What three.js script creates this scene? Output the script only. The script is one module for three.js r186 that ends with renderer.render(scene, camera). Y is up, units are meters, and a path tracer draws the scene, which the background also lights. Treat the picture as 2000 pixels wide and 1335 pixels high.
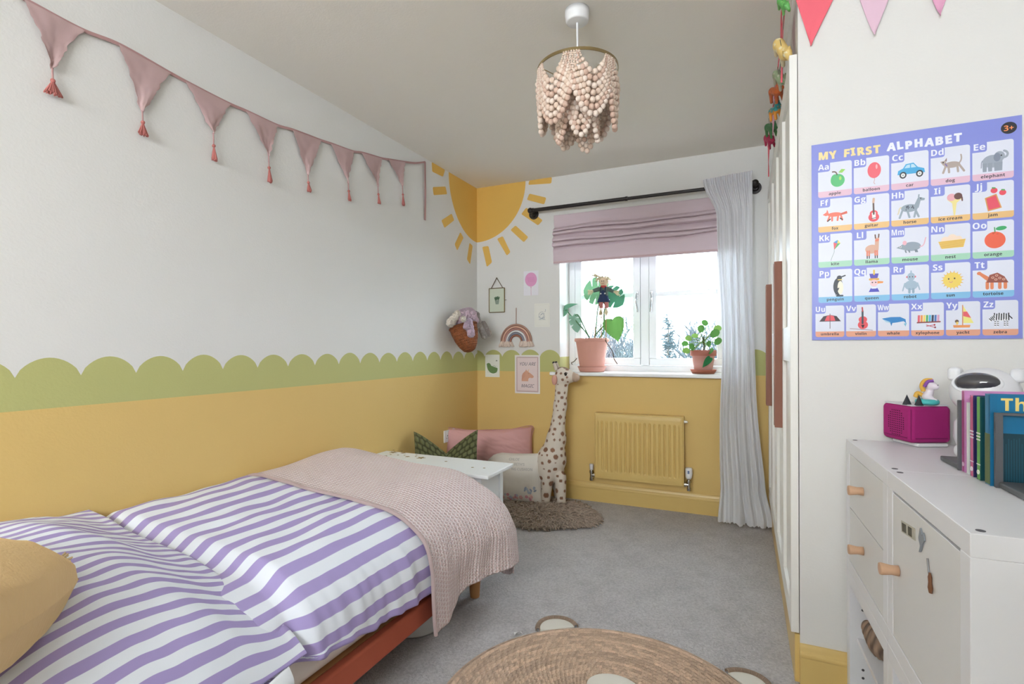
import * as THREE from 'three';
import { RoundedBoxGeometry } from 'three/addons/geometries/RoundedBoxGeometry.js';
import { mergeGeometries, mergeVertices } from 'three/addons/utils/BufferGeometryUtils.js';
import { ImprovedNoise } from 'three/addons/math/ImprovedNoise.js';
import { MarchingCubes } from 'three/addons/objects/MarchingCubes.js';
import { RectAreaLightUniformsLib } from 'three/addons/lights/RectAreaLightUniformsLib.js';

// ------------------------------------------------------------------ camera, sky, light, exposure
const scene = new THREE.Scene();
const renderer = new THREE.WebGLRenderer({ antialias: true });
renderer.toneMapping = THREE.LinearToneMapping;
renderer.toneMappingExposure = 1.36;
renderer.shadowMap.enabled = true;
RectAreaLightUniformsLib.init();

const FOCAL = 1002.5;                                   // in pixels of the 2000 x 1335 frame
const camera = new THREE.PerspectiveCamera(2 * Math.atan(1335 / 2 / FOCAL) * 180 / Math.PI, 2000 / 1335, 0.05, 200);
camera.position.set(0, 1.116, 0);
camera.rotation.order = 'YXZ';
camera.rotation.set(0, 24.6 * Math.PI / 180, -0.2 * Math.PI / 180);
camera.setViewOffset(2000, 1335, 0, -11, 2000, 1335);   // lens shift: the horizon lies a little below the middle
camera.updateProjectionMatrix();

scene.background = new THREE.Color(0.74, 0.88, 1.0);      // bright overcast sky
scene.backgroundIntensity = 11.5;

const rearFillLight = new THREE.RectAreaLight(new THREE.Color(0.97, 0.97, 0.97), 12.5, 1.6, 0.66);   // added fill behind the camera, in place of bounced flash
rearFillLight.position.set(-0.55, 1.95, 2.16);
rearFillLight.lookAt(-0.55, 1.95, -3);
rearFillLight.castShadow = true;
scene.add(rearFillLight);

// ------------------------------------------------------------------ helpers
const LX = -1.979, WZ = -3.649, NZ = -1.95, CEIL = 2.4, RX = 0.80, BZ = 2.2;
const V = (x, y, z) => new THREE.Vector3(x, y, z);
const noise3 = new ImprovedNoise();
const N = (x, y, z = 0) => noise3.noise(x + 31.7, y + 17.3, z + 5.1);
let seedState = 12345;
const rnd = () => { seedState = (seedState * 1664525 + 1013904223) >>> 0; return seedState / 4294967296; };
const rr = (a, b) => a + (b - a) * rnd();
const clamp = (v, a = 0, b = 1) => Math.min(b, Math.max(a, v));
const smooth = (a, b, x) => { const t = clamp((x - a) / (b - a)); return t * t * (3 - 2 * t); };
const lerp = (a, b, t) => a + (b - a) * t;

const mats = new Map();
function M(color, roughness = 0.8, opts = {}) {
  const key = JSON.stringify([color, roughness, Object.keys(opts).length ? opts : 0]);
  if (Object.values(opts).some((v) => v && v.isTexture)) return new THREE.MeshPhysicalMaterial({ color, roughness, side: THREE.DoubleSide, ...opts });
  if (!mats.has(key)) mats.set(key, new THREE.MeshPhysicalMaterial({ color, roughness, side: THREE.DoubleSide, ...opts }));
  return mats.get(key);
}
function mesh(name, geo, mat, parent = scene) {
  const m = new THREE.Mesh(Array.isArray(geo) ? merge(geo) : geo, mat);
  m.name = name; m.castShadow = m.receiveShadow = true; parent.add(m); return m;
}
const taken = {};
function numbered(name) { const k = taken[name] = (taken[name] ?? -1) + 1; return k ? `${name}_${String(k).padStart(3, '0')}` : name; }
function thing(name, label, category, pos = [0, 0, 0], turn = 0, group) {
  const o = new THREE.Group(); o.name = numbered(name); o.position.set(...pos); o.rotation.y = turn; scene.add(o);
  o.userData = { label, category }; if (group) o.userData.group = group; return o;
}
function tag(m, label, category, group) { m.name = numbered(m.name); Object.assign(m.userData, { label, category }); if (group) m.userData.group = group; return m; }
function structure(o, label, category = 'room') { o.userData = { ...o.userData, kind: 'structure', label, category }; return o; }
function structGroup(name, label, category) { const g = new THREE.Group(); g.name = name; scene.add(g); return structure(g, label, category); }

function merge(list) {
  const gs = list.map((g) => { const c = g.index ? g.toNonIndexed() : g; for (const k of Object.keys(c.attributes)) if (!['position', 'normal', 'uv', 'color'].includes(k)) c.deleteAttribute(k); if (!c.attributes.uv) c.setAttribute('uv', new THREE.BufferAttribute(new Float32Array(c.attributes.position.count * 2), 2)); return c; });
  return mergeGeometries(gs, false);
}
const box = (w, h, d, x = 0, y = 0, z = 0) => new THREE.BoxGeometry(w, h, d).translate(x, y, z);
const rbox = (w, h, d, r, x = 0, y = 0, z = 0, s = 2) => new RoundedBoxGeometry(w, h, d, s, Math.min(r, w / 2.02, h / 2.02, d / 2.02)).translate(x, y, z);
const cyl = (r1, r2, h, x = 0, y = 0, z = 0, s = 20) => new THREE.CylinderGeometry(r1, r2, h, s).translate(x, y, z);
const sph = (r, x = 0, y = 0, z = 0, s = 14, sx = 1, sy = 1, sz = 1) => new THREE.SphereGeometry(r, s, Math.ceil(s * 0.7)).scale(sx, sy, sz).translate(x, y, z);
const lathe = (pts, s = 32) => new THREE.LatheGeometry(pts.map(([r, y]) => new THREE.Vector2(r, y)), s);
const curve = (pts, closed = false) => new THREE.CatmullRomCurve3(pts.map((p) => (p.isVector3 ? p : V(...p))), closed, 'centripetal');
const tube = (pts, r, seg = 24, rad = 8, closed = false) => new THREE.TubeGeometry(curve(pts, closed), seg, r, rad, closed);
function bar(a, b, r, s = 8, r2 = r) {                    // straight round bar between two points
  const A = V(...a), B = V(...b), g = new THREE.CylinderGeometry(r2, r, A.distanceTo(B), s);
  g.applyQuaternion(new THREE.Quaternion().setFromUnitVectors(V(0, 1, 0), B.clone().sub(A).normalize()));
  return g.translate((A.x + B.x) / 2, (A.y + B.y) / 2, (A.z + B.z) / 2);
}
function poly(pts) { const s = new THREE.Shape(); pts.forEach(([x, y], i) => (i ? s.lineTo(x, y) : s.moveTo(x, y))); s.closePath(); return s; }
function smoothShape(pts) { const s = new THREE.Shape(); const c = new THREE.SplineCurve(pts.concat([pts[0]]).map(([x, y]) => new THREE.Vector2(x, y))); s.setFromPoints(c.getPoints(pts.length * 6)); return s; }
const ext = (shape, depth, bevel = 0, segs = 12) => new THREE.ExtrudeGeometry(shape, { depth, bevelEnabled: bevel > 0, bevelThickness: bevel, bevelSize: bevel, bevelSegments: 2, curveSegments: segs });
const toLeftWall = new THREE.Matrix4().set(0, 0, -1, LX, 0, 1, 0, 0, 1, 0, 0, 0, 0, 0, 0, 1);         // (z, y, depth into the wall)
function uvWorld(g, s = 1) {                             // texture coordinates in metres from position, by the main axis of the normal
  const p = g.attributes.position, n = g.attributes.normal, uv = new Float32Array(p.count * 2);
  for (let i = 0; i < p.count; i++) {
    const ax = Math.abs(n.getX(i)), ay = Math.abs(n.getY(i)), az = Math.abs(n.getZ(i));
    const [a, b] = ay >= ax && ay >= az ? [p.getX(i), p.getZ(i)] : ax >= az ? [p.getZ(i), p.getY(i)] : [p.getX(i), p.getY(i)];
    uv[2 * i] = a * s; uv[2 * i + 1] = b * s;
  }
  g.setAttribute('uv', new THREE.BufferAttribute(uv, 2)); return g;
}
// a surface over a grid: fn(u, v) -> [x, y, z]; uvFn(u, v) -> [u, v]; thick > 0 gives it a back and edges
function grid(nu, nv, fn, uvFn, thick = 0) {
  const P = [], uv = [], idx = [], W = nu + 1;
  for (let j = 0; j <= nv; j++) for (let i = 0; i <= nu; i++) { P.push(...fn(i / nu, j / nv)); uv.push(...(uvFn ? uvFn(i / nu, j / nv) : [i / nu, j / nv])); }
  for (let j = 0; j < nv; j++) for (let i = 0; i < nu; i++) { const a = j * W + i; idx.push(a, a + 1, a + W, a + 1, a + W + 1, a + W); }
  const g = new THREE.BufferGeometry();
  g.setAttribute('position', new THREE.Float32BufferAttribute(P, 3)); g.setAttribute('uv', new THREE.Float32BufferAttribute(uv, 2)); g.setIndex(idx); g.computeVertexNormals();
  if (!thick) return g;
  const n = g.attributes.normal.array, Q = P.map((v, k) => v - n[k] * thick), C = P.length / 3, all = [...P, ...Q], id2 = [...idx];
  for (let k = 0; k < idx.length; k += 3) id2.push(idx[k] + C, idx[k + 2] + C, idx[k + 1] + C);
  const rim = []; for (let i = 0; i < nu; i++) rim.push([i, i + 1]); for (let j = 0; j < nv; j++) rim.push([j * W + nu, (j + 1) * W + nu]);
  for (let i = nu; i > 0; i--) rim.push([nv * W + i, nv * W + i - 1]); for (let j = nv; j > 0; j--) rim.push([j * W, (j - 1) * W]);
  for (const [a, b] of rim) id2.push(a, a + C, b, b, a + C, b + C);
  const h = new THREE.BufferGeometry();
  h.setAttribute('position', new THREE.Float32BufferAttribute(all, 3)); h.setAttribute('uv', new THREE.Float32BufferAttribute([...uv, ...uv], 2)); h.setIndex(id2); h.computeVertexNormals();
  return h;
}
// puffed cushion: a superellipse pillow of half sizes a, b and half thickness t in its own xy plane
function cushionGeo(a, b, t, n = 28, pinch = 0.06, wob = 0.006, seed = 0, full = 0.42) {
  const half = (sgn) => grid(n, n, (u, v) => {
    let s = u * 2 - 1, q = v * 2 - 1;
    const e = Math.pow((1 - s * s) * (1 - q * q), full);
    const px = s * a * (1 - pinch * (1 - q * q) * (1 - Math.abs(s) * 0)), py = q * b * (1 - pinch * (1 - s * s));
    const d = t * e + (wob * N(s * 3 + seed, q * 3, sgn * 2) + 0.4 * wob * N(s * 8 + seed, q * 7, sgn * 5)) * e;
    return [px, py, sgn * d];
  }, (u, v) => [u * a * 2, v * b * 2]);
  const f = half(1), r = half(-1); const ix = r.index.array; for (let i = 0; i < ix.length; i += 3) { const t0 = ix[i + 1]; ix[i + 1] = ix[i + 2]; ix[i + 2] = t0; } r.computeVertexNormals();
  return merge([f, r]);
}
// surface of a distance field by marching cubes
function sdfMesh([x0, y0, z0], [x1, y1, z1], res, sd, colorFn) {
  const mc = new MarchingCubes(res, new THREE.MeshBasicMaterial(), false, false, 400000); mc.isolation = 0;
  const h = res / 2, cx = (x0 + x1) / 2, cy = (y0 + y1) / 2, cz = (z0 + z1) / 2, ex = (x1 - x0) / 2, ey = (y1 - y0) / 2, ez = (z1 - z0) / 2;
  for (let k = 0; k < res; k++) for (let j = 0; j < res; j++) for (let i = 0; i < res; i++) mc.field[k * res * res + j * res + i] = -sd(cx + ex * (i - h) / h, cy + ey * (j - h) / h, cz + ez * (k - h) / h);
  mc.update();
  const n = mc.count, P = new Float32Array(n * 3), NN = new Float32Array(n * 3), C = colorFn && new Float32Array(n * 3), e = 0.0015;
  for (let i = 0; i < n; i++) {
    const x = cx + ex * mc.positionArray[3 * i], y = cy + ey * mc.positionArray[3 * i + 1], z = cz + ez * mc.positionArray[3 * i + 2];
    P.set([x, y, z], 3 * i);
    const v = V(sd(x + e, y, z) - sd(x - e, y, z), sd(x, y + e, z) - sd(x, y - e, z), sd(x, y, z + e) - sd(x, y, z - e)).normalize(); NN.set([v.x, v.y, v.z], 3 * i);
    if (C) C.set(colorFn(x, y, z), 3 * i);
  }
  let g = new THREE.BufferGeometry(); g.setAttribute('position', new THREE.BufferAttribute(P, 3)); g.setAttribute('normal', new THREE.BufferAttribute(NN, 3)); if (C) g.setAttribute('color', new THREE.BufferAttribute(C, 3));
  return g;
}
const smin = (a, b, k) => { const h = clamp(0.5 + 0.5 * (b - a) / k); return b + (a - b) * h - k * h * (1 - h); };
function capsule(px, py, pz, a, b, ra, rb) {             // tapered capsule distance
  const bx = b[0] - a[0], by = b[1] - a[1], bz = b[2] - a[2], qx = px - a[0], qy = py - a[1], qz = pz - a[2];
  const t = clamp((qx * bx + qy * by + qz * bz) / (bx * bx + by * by + bz * bz + 1e-9));
  return Math.hypot(qx - bx * t, qy - by * t, qz - bz * t) - lerp(ra, rb, t);
}
// canvas textures
function canvasTex(w, h, draw, { repeat = false, srgb = true, rx = 1, ry = 1 } = {}) {
  const c = document.createElement('canvas'); c.width = w; c.height = h; const g = c.getContext('2d'); draw(g, w, h);
  const t = new THREE.CanvasTexture(c); if (srgb) t.colorSpace = THREE.SRGBColorSpace; t.magFilter = THREE.LinearFilter;
  if (repeat) { t.wrapS = t.wrapT = THREE.RepeatWrapping; t.repeat.set(rx, ry); } return t;
}
function noiseTex(size, fn, srgb = true) {               // seamless by construction of fn over [0,1)
  const d = new Uint8Array(size * size * 4);
  for (let j = 0; j < size; j++) for (let i = 0; i < size; i++) { const c = fn(i / size, j / size, i, j); const k = 4 * (j * size + i); d[k] = c[0]; d[k + 1] = c[1] ?? c[0]; d[k + 2] = c[2] ?? c[0]; d[k + 3] = 255; }
  const t = new THREE.DataTexture(d, size, size); t.wrapS = t.wrapT = THREE.RepeatWrapping; t.magFilter = THREE.LinearFilter; if (srgb) t.colorSpace = THREE.SRGBColorSpace; t.needsUpdate = true; return t;
}
const hash = (i, j, s = 0) => { let h = Math.imul(i * 374761393 + j * 668265263 + s * 2147483647, 1274126177); h ^= h >>> 13; h = Math.imul(h, 1103515245); return ((h ^ (h >>> 16)) >>> 0) / 4294967296; };
function rep(t, x, y = x) { const c = t.clone(); c.repeat.set(x, y); c.needsUpdate = true; return c; }
function vn(u, v, f, s) {                                // tileable value noise
  const x = u * f, y = v * f, i = Math.floor(x), j = Math.floor(y), a = x - i, b = y - j, A = a * a * (3 - 2 * a), B = b * b * (3 - 2 * b), w = (p) => ((p % f) + f) % f;
  return lerp(lerp(hash(w(i), w(j), s), hash(w(i + 1), w(j), s), A), lerp(hash(w(i), w(j + 1), s), hash(w(i + 1), w(j + 1), s), A), B);
}
const wallBump = noiseTex(256, (u, v, i, j) => [90 + 90 * vn(u, v, 64, 1) + 60 * hash(i, j, 2)], false);
const clothBump = noiseTex(128, (u, v, i, j) => [110 + 70 * ((i % 2) ^ (j % 2)) + 50 * hash(i, j, 3)], false);
const furBump = noiseTex(256, (u, v, i, j) => [255 * (0.5 * vn(u, v, 48, 5) + 0.3 * vn(u, v, 110, 6) + 0.2 * hash(i, j, 7))], false);

// ------------------------------------------------------------------ materials of the room
const P = {
  cream: M('#e3e1dd', 0.75, { bumpMap: rep(wallBump, 3), bumpScale: 0.0006 }),
  yellow: M('#e0be76', 0.7, { bumpMap: rep(wallBump, 3), bumpScale: 0.0006 }),
  green: M('#bdbc7a', 0.7, { bumpMap: rep(wallBump, 3), bumpScale: 0.0006 }),
  ceiling: M('#f2ede4', 0.85, { bumpMap: rep(wallBump, 3), bumpScale: 0.0006 }),
  trimYellow: M('#dcbc74', 0.35),
  white: M('#f1f0ee', 0.4),
  whiteGloss: M('#f2f3f3', 0.25),
};
// ------------------------------------------------------------------ floor, ceiling
const carpetTex = noiseTex(512, (u, v, i, j) => { const k = 0.80 + 0.12 * vn(u, v, 96, 11) + 0.10 * hash(i, j, 12) + 0.06 * vn(u, v, 9, 13); return [197 * k, 193 * k, 193 * k]; });
const carpetBump = noiseTex(512, (u, v, i, j) => [255 * (0.5 * vn(u, v, 128, 14) + 0.5 * hash(i, j, 15))], false);
structure(mesh('floor', uvWorld(box(3.3, 0.1, 6.4, -0.5, -0.05, -0.7)), M('#ffffff', 1, { map: rep(carpetTex, 1.7), bumpMap: rep(carpetBump, 1.7), bumpScale: 0.004, sheen: 0.3, sheenRoughness: 0.8 })), 'grey short pile carpet covering the bedroom floor', 'floor');
structure(mesh('ceiling', uvWorld(box(3.3, 0.1, 6.4, -0.5, CEIL + 0.05, -0.7)), P.ceiling), 'plain beige ceiling above the whole bedroom', 'ceiling');

// ------------------------------------------------------------------ painted walls: cream above, scalloped green band, yellow below
const BAND = 0.932;
function scallops(a0, a1, valleys, yv, yt) {             // points along the top of the green band from a0 to a1
  const pts = []; let prev = null;
  for (let k = 0; k < valleys.length - 1; k++) {
    const v0 = valleys[k], v1 = valleys[k + 1], dt = 0.006 * (hash(k, 3, 4) - 0.5);
    for (let i = 0; i <= 14; i++) { const t = i / 14, x = lerp(v0, v1, t); if (x < a0 || x > a1) continue; const y = yv + (yt + dt - yv) * Math.pow(Math.max(0, Math.sin(Math.PI * t)), 0.62); if (prev === null || x > prev + 1e-6) pts.push([x, y]); prev = x; }
  }
  return pts;
}
{
  const g = structGroup('wall_left', 'left wall painted cream above a scalloped green band and yellow', 'wall');
  const z0 = WZ, z1 = BZ, val = []; for (let z = -0.772 - 0.1665 * 18; z < BZ + 0.3; z += 0.1665) val.push(z);
  const top = scallops(z0, z1, val, 1.031, 1.09);
  top[0][0] = z0; top[top.length - 1][0] = z1;
  const lw = (shape) => uvWorld(ext(shape, 0.1).applyMatrix4(toLeftWall));
  mesh('cream_upper_wall', lw(poly([...top, [z1, CEIL], [z0, CEIL]])), P.cream, g);
  mesh('green_scalloped_band', lw(poly([[z0, BAND], [z1, BAND], ...top.slice().reverse()])), P.green, g);
  mesh('yellow_lower_wall', lw(poly([[z0, 0], [z1, 0], [z1, BAND], [z0, BAND]])), P.yellow, g);
  // sun painted in the corner, half on this wall
  const sunShape = (sgn) => { const s = []; for (let i = 0; i <= 24; i++) { const a = Math.PI / 2 * i / 24; s.push([Math.cos(a) * 0.428, -Math.sin(a) * 0.436]); } return poly([[0, 0], ...s].map(([x, y]) => [x * sgn, y])); };
  const paint = M('#e6b95c', 0.7);
  const lp = (shape) => ext(shape, 0.0012).applyMatrix4(toLeftWall).translate(0.0011, 0, 0);
  const sunL = new THREE.Shape(); sunShape(1).getPoints().forEach((p, i) => (i ? sunL.lineTo(p.x + WZ, p.y + CEIL) : sunL.moveTo(p.x + WZ, p.y + CEIL)));
  const sm = mesh('painted_sun', lp(sunL), paint, g); sm.userData.label = 'yellow half of the sun painted in the corner';
  const rays = [[[-2.998, 2.4], [-3.17, 2.4], [-3.142, 2.342], [-3.004, 2.336]], [[-3.01, 2.231], [-3.176, 2.282], [-3.197, 2.232], [-3.022, 2.178]], [[-3.12, 2.025], [-3.26, 2.106], [-3.296, 2.065], [-3.16, 1.979]], [[-3.386, 1.995], [-3.432, 1.961], [-3.339, 1.847], [-3.302, 1.887]], [[-3.528, 1.94], [-3.577, 1.924], [-3.535, 1.772], [-3.486, 1.804]]];
  for (const r of rays) mesh('painted_sun_ray', lp(roundedPoly(r, 0.012)), paint, g);

  // window wall
  const w = structGroup('wall_window', 'window wall painted cream with a green scalloped band over yellow', 'wall');
  const TH = 0.34, ox0 = -1.276, ox1 = -0.085, oy0 = 0.905, oy1 = 2.06, xl = LX - 0.1, xr = RX + 0.1;
  const ww = (shape) => uvWorld(ext(shape, TH).translate(0, 0, WZ - TH));
  const valX = [-2.07, -1.912, -1.755, -1.598, -1.437, -1.276]; const tl = scallops(xl, ox0, valX, 1.045, 1.1); tl[tl.length - 1][0] = ox0; tl[0][0] = xl;
  const valR = [-0.115, 0.05 - 0.085, 0.13, 0.3, 0.47, 0.64, 0.81, 0.98]; const tr = scallops(ox1, xr, valR, 1.045, 1.1); tr[0][0] = ox1; tr[tr.length - 1][0] = xr;
  mesh('cream_upper_wall', [ww(poly([...tl, [ox0, CEIL], [xl, CEIL]])), ww(poly([...tr, [xr, CEIL], [ox1, CEIL]])), ww(poly([[ox0, oy1], [ox1, oy1], [ox1, CEIL], [ox0, CEIL]]))], P.cream, w);
  mesh('green_scalloped_band', [ww(poly([[xl, BAND], [ox0, BAND], ...tl.slice().reverse()])), ww(poly([[ox1, BAND], [xr, BAND], ...tr.slice().reverse()]))], P.green, w);
  mesh('yellow_lower_wall', [ww(poly([[xl, 0], [ox0, 0], [ox0, BAND], [xl, BAND]])), ww(poly([[ox1, 0], [xr, 0], [xr, BAND], [ox1, BAND]])), ww(poly([[ox0, 0], [ox1, 0], [ox1, oy0], [ox0, oy0]]))], P.yellow, w);
  const wp = (shape) => ext(shape, 0.0012).translate(0, 0, WZ - 0.0001);
  const sunR = new THREE.Shape(); sunShape(1).getPoints().forEach((p, i) => (i ? sunR.lineTo(p.x + LX, p.y + CEIL) : sunR.moveTo(p.x + LX, p.y + CEIL)));
  mesh('painted_sun', wp(sunR), paint, w).userData.label = 'yellow half of the sun painted in the corner';
  const raysR = [[[-1.93, 1.925], [-1.874, 1.928], [-1.843, 1.795], [-1.889, 1.761]], [[-1.797, 1.978], [-1.747, 1.994], [-1.681, 1.863], [-1.712, 1.838]], [[-1.68, 2.036], [-1.636, 2.067], [-1.529, 1.966], [-1.567, 1.93]], [[-1.588, 2.15], [-1.545, 2.196], [-1.41, 2.083], [-1.448, 2.048]], [[-1.54, 2.255], [-1.519, 2.3], [-1.38, 2.251], [-1.397, 2.202]], [[-1.527, 2.368], [-1.52, 2.4], [-1.334, 2.4], [-1.339, 2.354]]];
  for (const r of raysR) mesh('painted_sun_ray', wp(roundedPoly(r, 0.012)), paint, w);
}
function roundedPoly(pts, r) {
  const s = new THREE.Shape(), n = pts.length;
  for (let i = 0; i < n; i++) {
    const p = pts[i], a = pts[(i + n - 1) % n], b = pts[(i + 1) % n], la = Math.hypot(a[0] - p[0], a[1] - p[1]), lb = Math.hypot(b[0] - p[0], b[1] - p[1]), ra = Math.min(r, la / 3), rb = Math.min(r, lb / 3);
    const A = [p[0] + (a[0] - p[0]) / la * ra, p[1] + (a[1] - p[1]) / la * ra], B = [p[0] + (b[0] - p[0]) / lb * rb, p[1] + (b[1] - p[1]) / lb * rb];
    i ? s.lineTo(...A) : s.moveTo(...A); s.quadraticCurveTo(p[0], p[1], ...B);
  }
  s.closePath(); return s;
}
// right side: nib wall with the poster, bulkhead over the wardrobe, right wall, back wall with an added unseen window for fill light
{
  const nib = structGroup('wall_nib', 'short cream wall beside the wardrobe that carries the alphabet poster', 'wall');
  mesh('plaster_face', uvWorld(box(RX + 0.1 - 0.157, CEIL, 0.12, (RX + 0.1 + 0.157) / 2, CEIL / 2, NZ - 0.06)), P.cream, nib);
  mesh('bulkhead', uvWorld(box(RX + 0.1 - 0.157, CEIL - 2.1, NZ - 0.12 - WZ, (RX + 0.1 + 0.157) / 2, (CEIL + 2.1) / 2, (NZ - 0.12 + WZ) / 2)), P.cream, nib);
  structure(mesh('wall_right', uvWorld(box(0.1, CEIL, BZ - NZ, RX + 0.05, CEIL / 2, (BZ + NZ) / 2)), P.cream), 'cream right wall behind the white storage cubes', 'wall');
  structure(mesh('wall_right_rear', uvWorld(box(0.1, CEIL, NZ - WZ, RX + 0.05, CEIL / 2, (NZ + WZ) / 2)), P.cream), 'cream wall closing the wardrobe recess', 'wall');
  const x0 = -1.40, x1 = 0.30, y0 = 1.54, y1 = 2.36, ym = (y0 + y1) / 2, xl = LX - 0.1, xr = RX + 0.1, b = (x, X, y, Y) => uvWorld(box(X - x, Y - y, 0.12, (x + X) / 2, (y + Y) / 2, BZ + 0.06));
  const bw = structGroup('wall_back', 'cream wall behind the bed head with an added window opening', 'wall');
  mesh('plaster_face', [b(xl, x0, 0, CEIL), b(x1, xr, 0, CEIL), b(x0, x1, 0, y0), b(x0, x1, y1, CEIL)], P.cream, bw);
  const w2 = structGroup('window_2', 'added white framed window behind the camera that lights the poster wall', 'window');
  mesh('window_frame', [box(1.7, 0.06, 0.07, -0.55, y0 + 0.03, BZ + 0.06), box(1.7, 0.06, 0.07, -0.55, y1 - 0.03, BZ + 0.06), box(0.06, y1 - y0 - 0.12, 0.07, x0 + 0.03, ym, BZ + 0.06), box(0.06, y1 - y0 - 0.12, 0.07, x1 - 0.03, ym, BZ + 0.06), box(0.07, y1 - y0 - 0.12, 0.07, -0.55, ym, BZ + 0.06)], P.whiteGloss, w2);
  mesh('pane', box(1.58, y1 - y0 - 0.12, 0.004, -0.55, ym, BZ + 0.07), M('#ffffff', 0.0, { transmission: 1, thickness: 0 }), w2);
}
// ------------------------------------------------------------------ baseboards: moulded profile swept along each wall
function skirtingShape() { const s = new THREE.Shape(); s.moveTo(0, 0); s.lineTo(0.018, 0); s.lineTo(0.018, 0.092); s.bezierCurveTo(0.021, 0.094, 0.021, 0.108, 0.016, 0.110); s.bezierCurveTo(0.012, 0.112, 0.012, 0.122, 0.008, 0.128); s.lineTo(0.006, 0.132); s.lineTo(0, 0.132); s.closePath(); return s; }
function skirting(name, label, len, pos, turn) {
  const m = mesh(name, ext(skirtingShape(), len, 0, 6), P.trimYellow); m.position.set(...pos); m.rotation.y = turn; structure(m, label, 'baseboard'); return m;
}
// profile x points away from the wall, extrusion runs along local z
skirting('baseboard_window', 'yellow painted baseboard under the window and radiator', 2.11, [0.13, 0, WZ], -Math.PI / 2);
skirting('baseboard_left', 'yellow painted baseboard along the left wall behind the bed', BZ - WZ, [LX, 0, WZ], 0);
skirting('baseboard_nib', 'glossy yellow moulded baseboard on the short wall below the poster', RX - 0.156, [RX, 0, NZ], -Math.PI / 2);
skirting('baseboard_right', 'yellow painted baseboard along the right wall behind the storage cubes', BZ - NZ, [RX, 0, BZ], Math.PI);
// ------------------------------------------------------------------ window
{
  const win = structGroup('window_1', 'white casement window with two lights and slim glazing bars', 'window');
  const fz = -3.90, x0 = -1.274, x1 = -0.087, y0 = 0.93, y1 = 2.06, mid = (-0.774 - 0.601) / 2, wh = M('#eef0f1', 0.3), glass = M('#ffffff', 0.0, { transmission: 1, thickness: 0 });
  mesh('window_frame', [rbox(x1 - x0, 0.05, 0.07, 0.006, (x0 + x1) / 2, y0 + 0.025, fz), rbox(x1 - x0, 0.05, 0.07, 0.006, (x0 + x1) / 2, y1 - 0.025, fz), rbox(0.05, y1 - y0 - 0.1, 0.07, 0.004, x0 + 0.025, (y0 + y1) / 2, fz), rbox(0.05, y1 - y0 - 0.1, 0.07, 0.004, x1 - 0.025, (y0 + y1) / 2, fz), rbox(0.062, y1 - y0 - 0.1, 0.07, 0.004, mid, (y0 + y1) / 2, fz)], wh, win);
  for (const [a, b, hs] of [[x0 + 0.052, mid - 0.033, 1], [mid + 0.033, x1 - 0.052, -1]]) {
    const ya = y0 + 0.052, yb = y1 - 0.052, s = 0.052, gz = fz + 0.012, c = new THREE.Group(); c.name = 'casement'; win.add(c);
    mesh('sash_frame', [rbox(b - a, s, 0.06, 0.007, (a + b) / 2, ya + s / 2, gz), rbox(b - a, s, 0.06, 0.007, (a + b) / 2, yb - s / 2, gz), rbox(s, yb - ya - 2 * s, 0.06, 0.004, a + s / 2, (ya + yb) / 2, gz), rbox(s, yb - ya - 2 * s, 0.06, 0.004, b - s / 2, (ya + yb) / 2, gz)], wh, c);
    mesh('glazing_bar', rbox(b - a - 2 * s, 0.034, 0.034, 0.005, (a + b) / 2, 1.507, gz), wh, c);
    mesh('pane', box(b - a - 2 * s + 0.01, 1.507 - ya - s, 0.004, (a + b) / 2, (1.507 + ya + s) / 2, gz - 0.004), glass, c);
    mesh('pane', box(b - a - 2 * s + 0.01, yb - s - 1.507, 0.004, (a + b) / 2, (1.507 + yb - s) / 2, gz - 0.004), glass, c);
    const hx = hs > 0 ? b - 0.02 : a + 0.02, chrome = M('#c9ccd0', 0.18, { metalness: 1 });
    mesh('handle', [rbox(0.018, 0.06, 0.012, 0.005, hx, 1.50, gz + 0.036), cyl(0.008, 0.008, 0.03, 0, 0, 0, 12).rotateX(Math.PI / 2).translate(hx, 1.51, gz + 0.05), tube([[hx, 1.515, gz + 0.064], [hx - hs * 0.004, 1.47, gz + 0.074], [hx + hs * 0.004, 1.41, gz + 0.066], [hx + hs * 0.006, 1.375, gz + 0.062]], 0.0065, 14, 8)], chrome, c);
  }
  const sill = structure(mesh('trim_1', rbox(-0.03 + 1.345, 0.026, 0.30, 0.008, (-1.345 - 0.03) / 2, 0.921, -3.755, 3), M('#f4f4f4', 0.3)), 'white window sill board carrying the two plant pots', 'sill');
}
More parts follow.
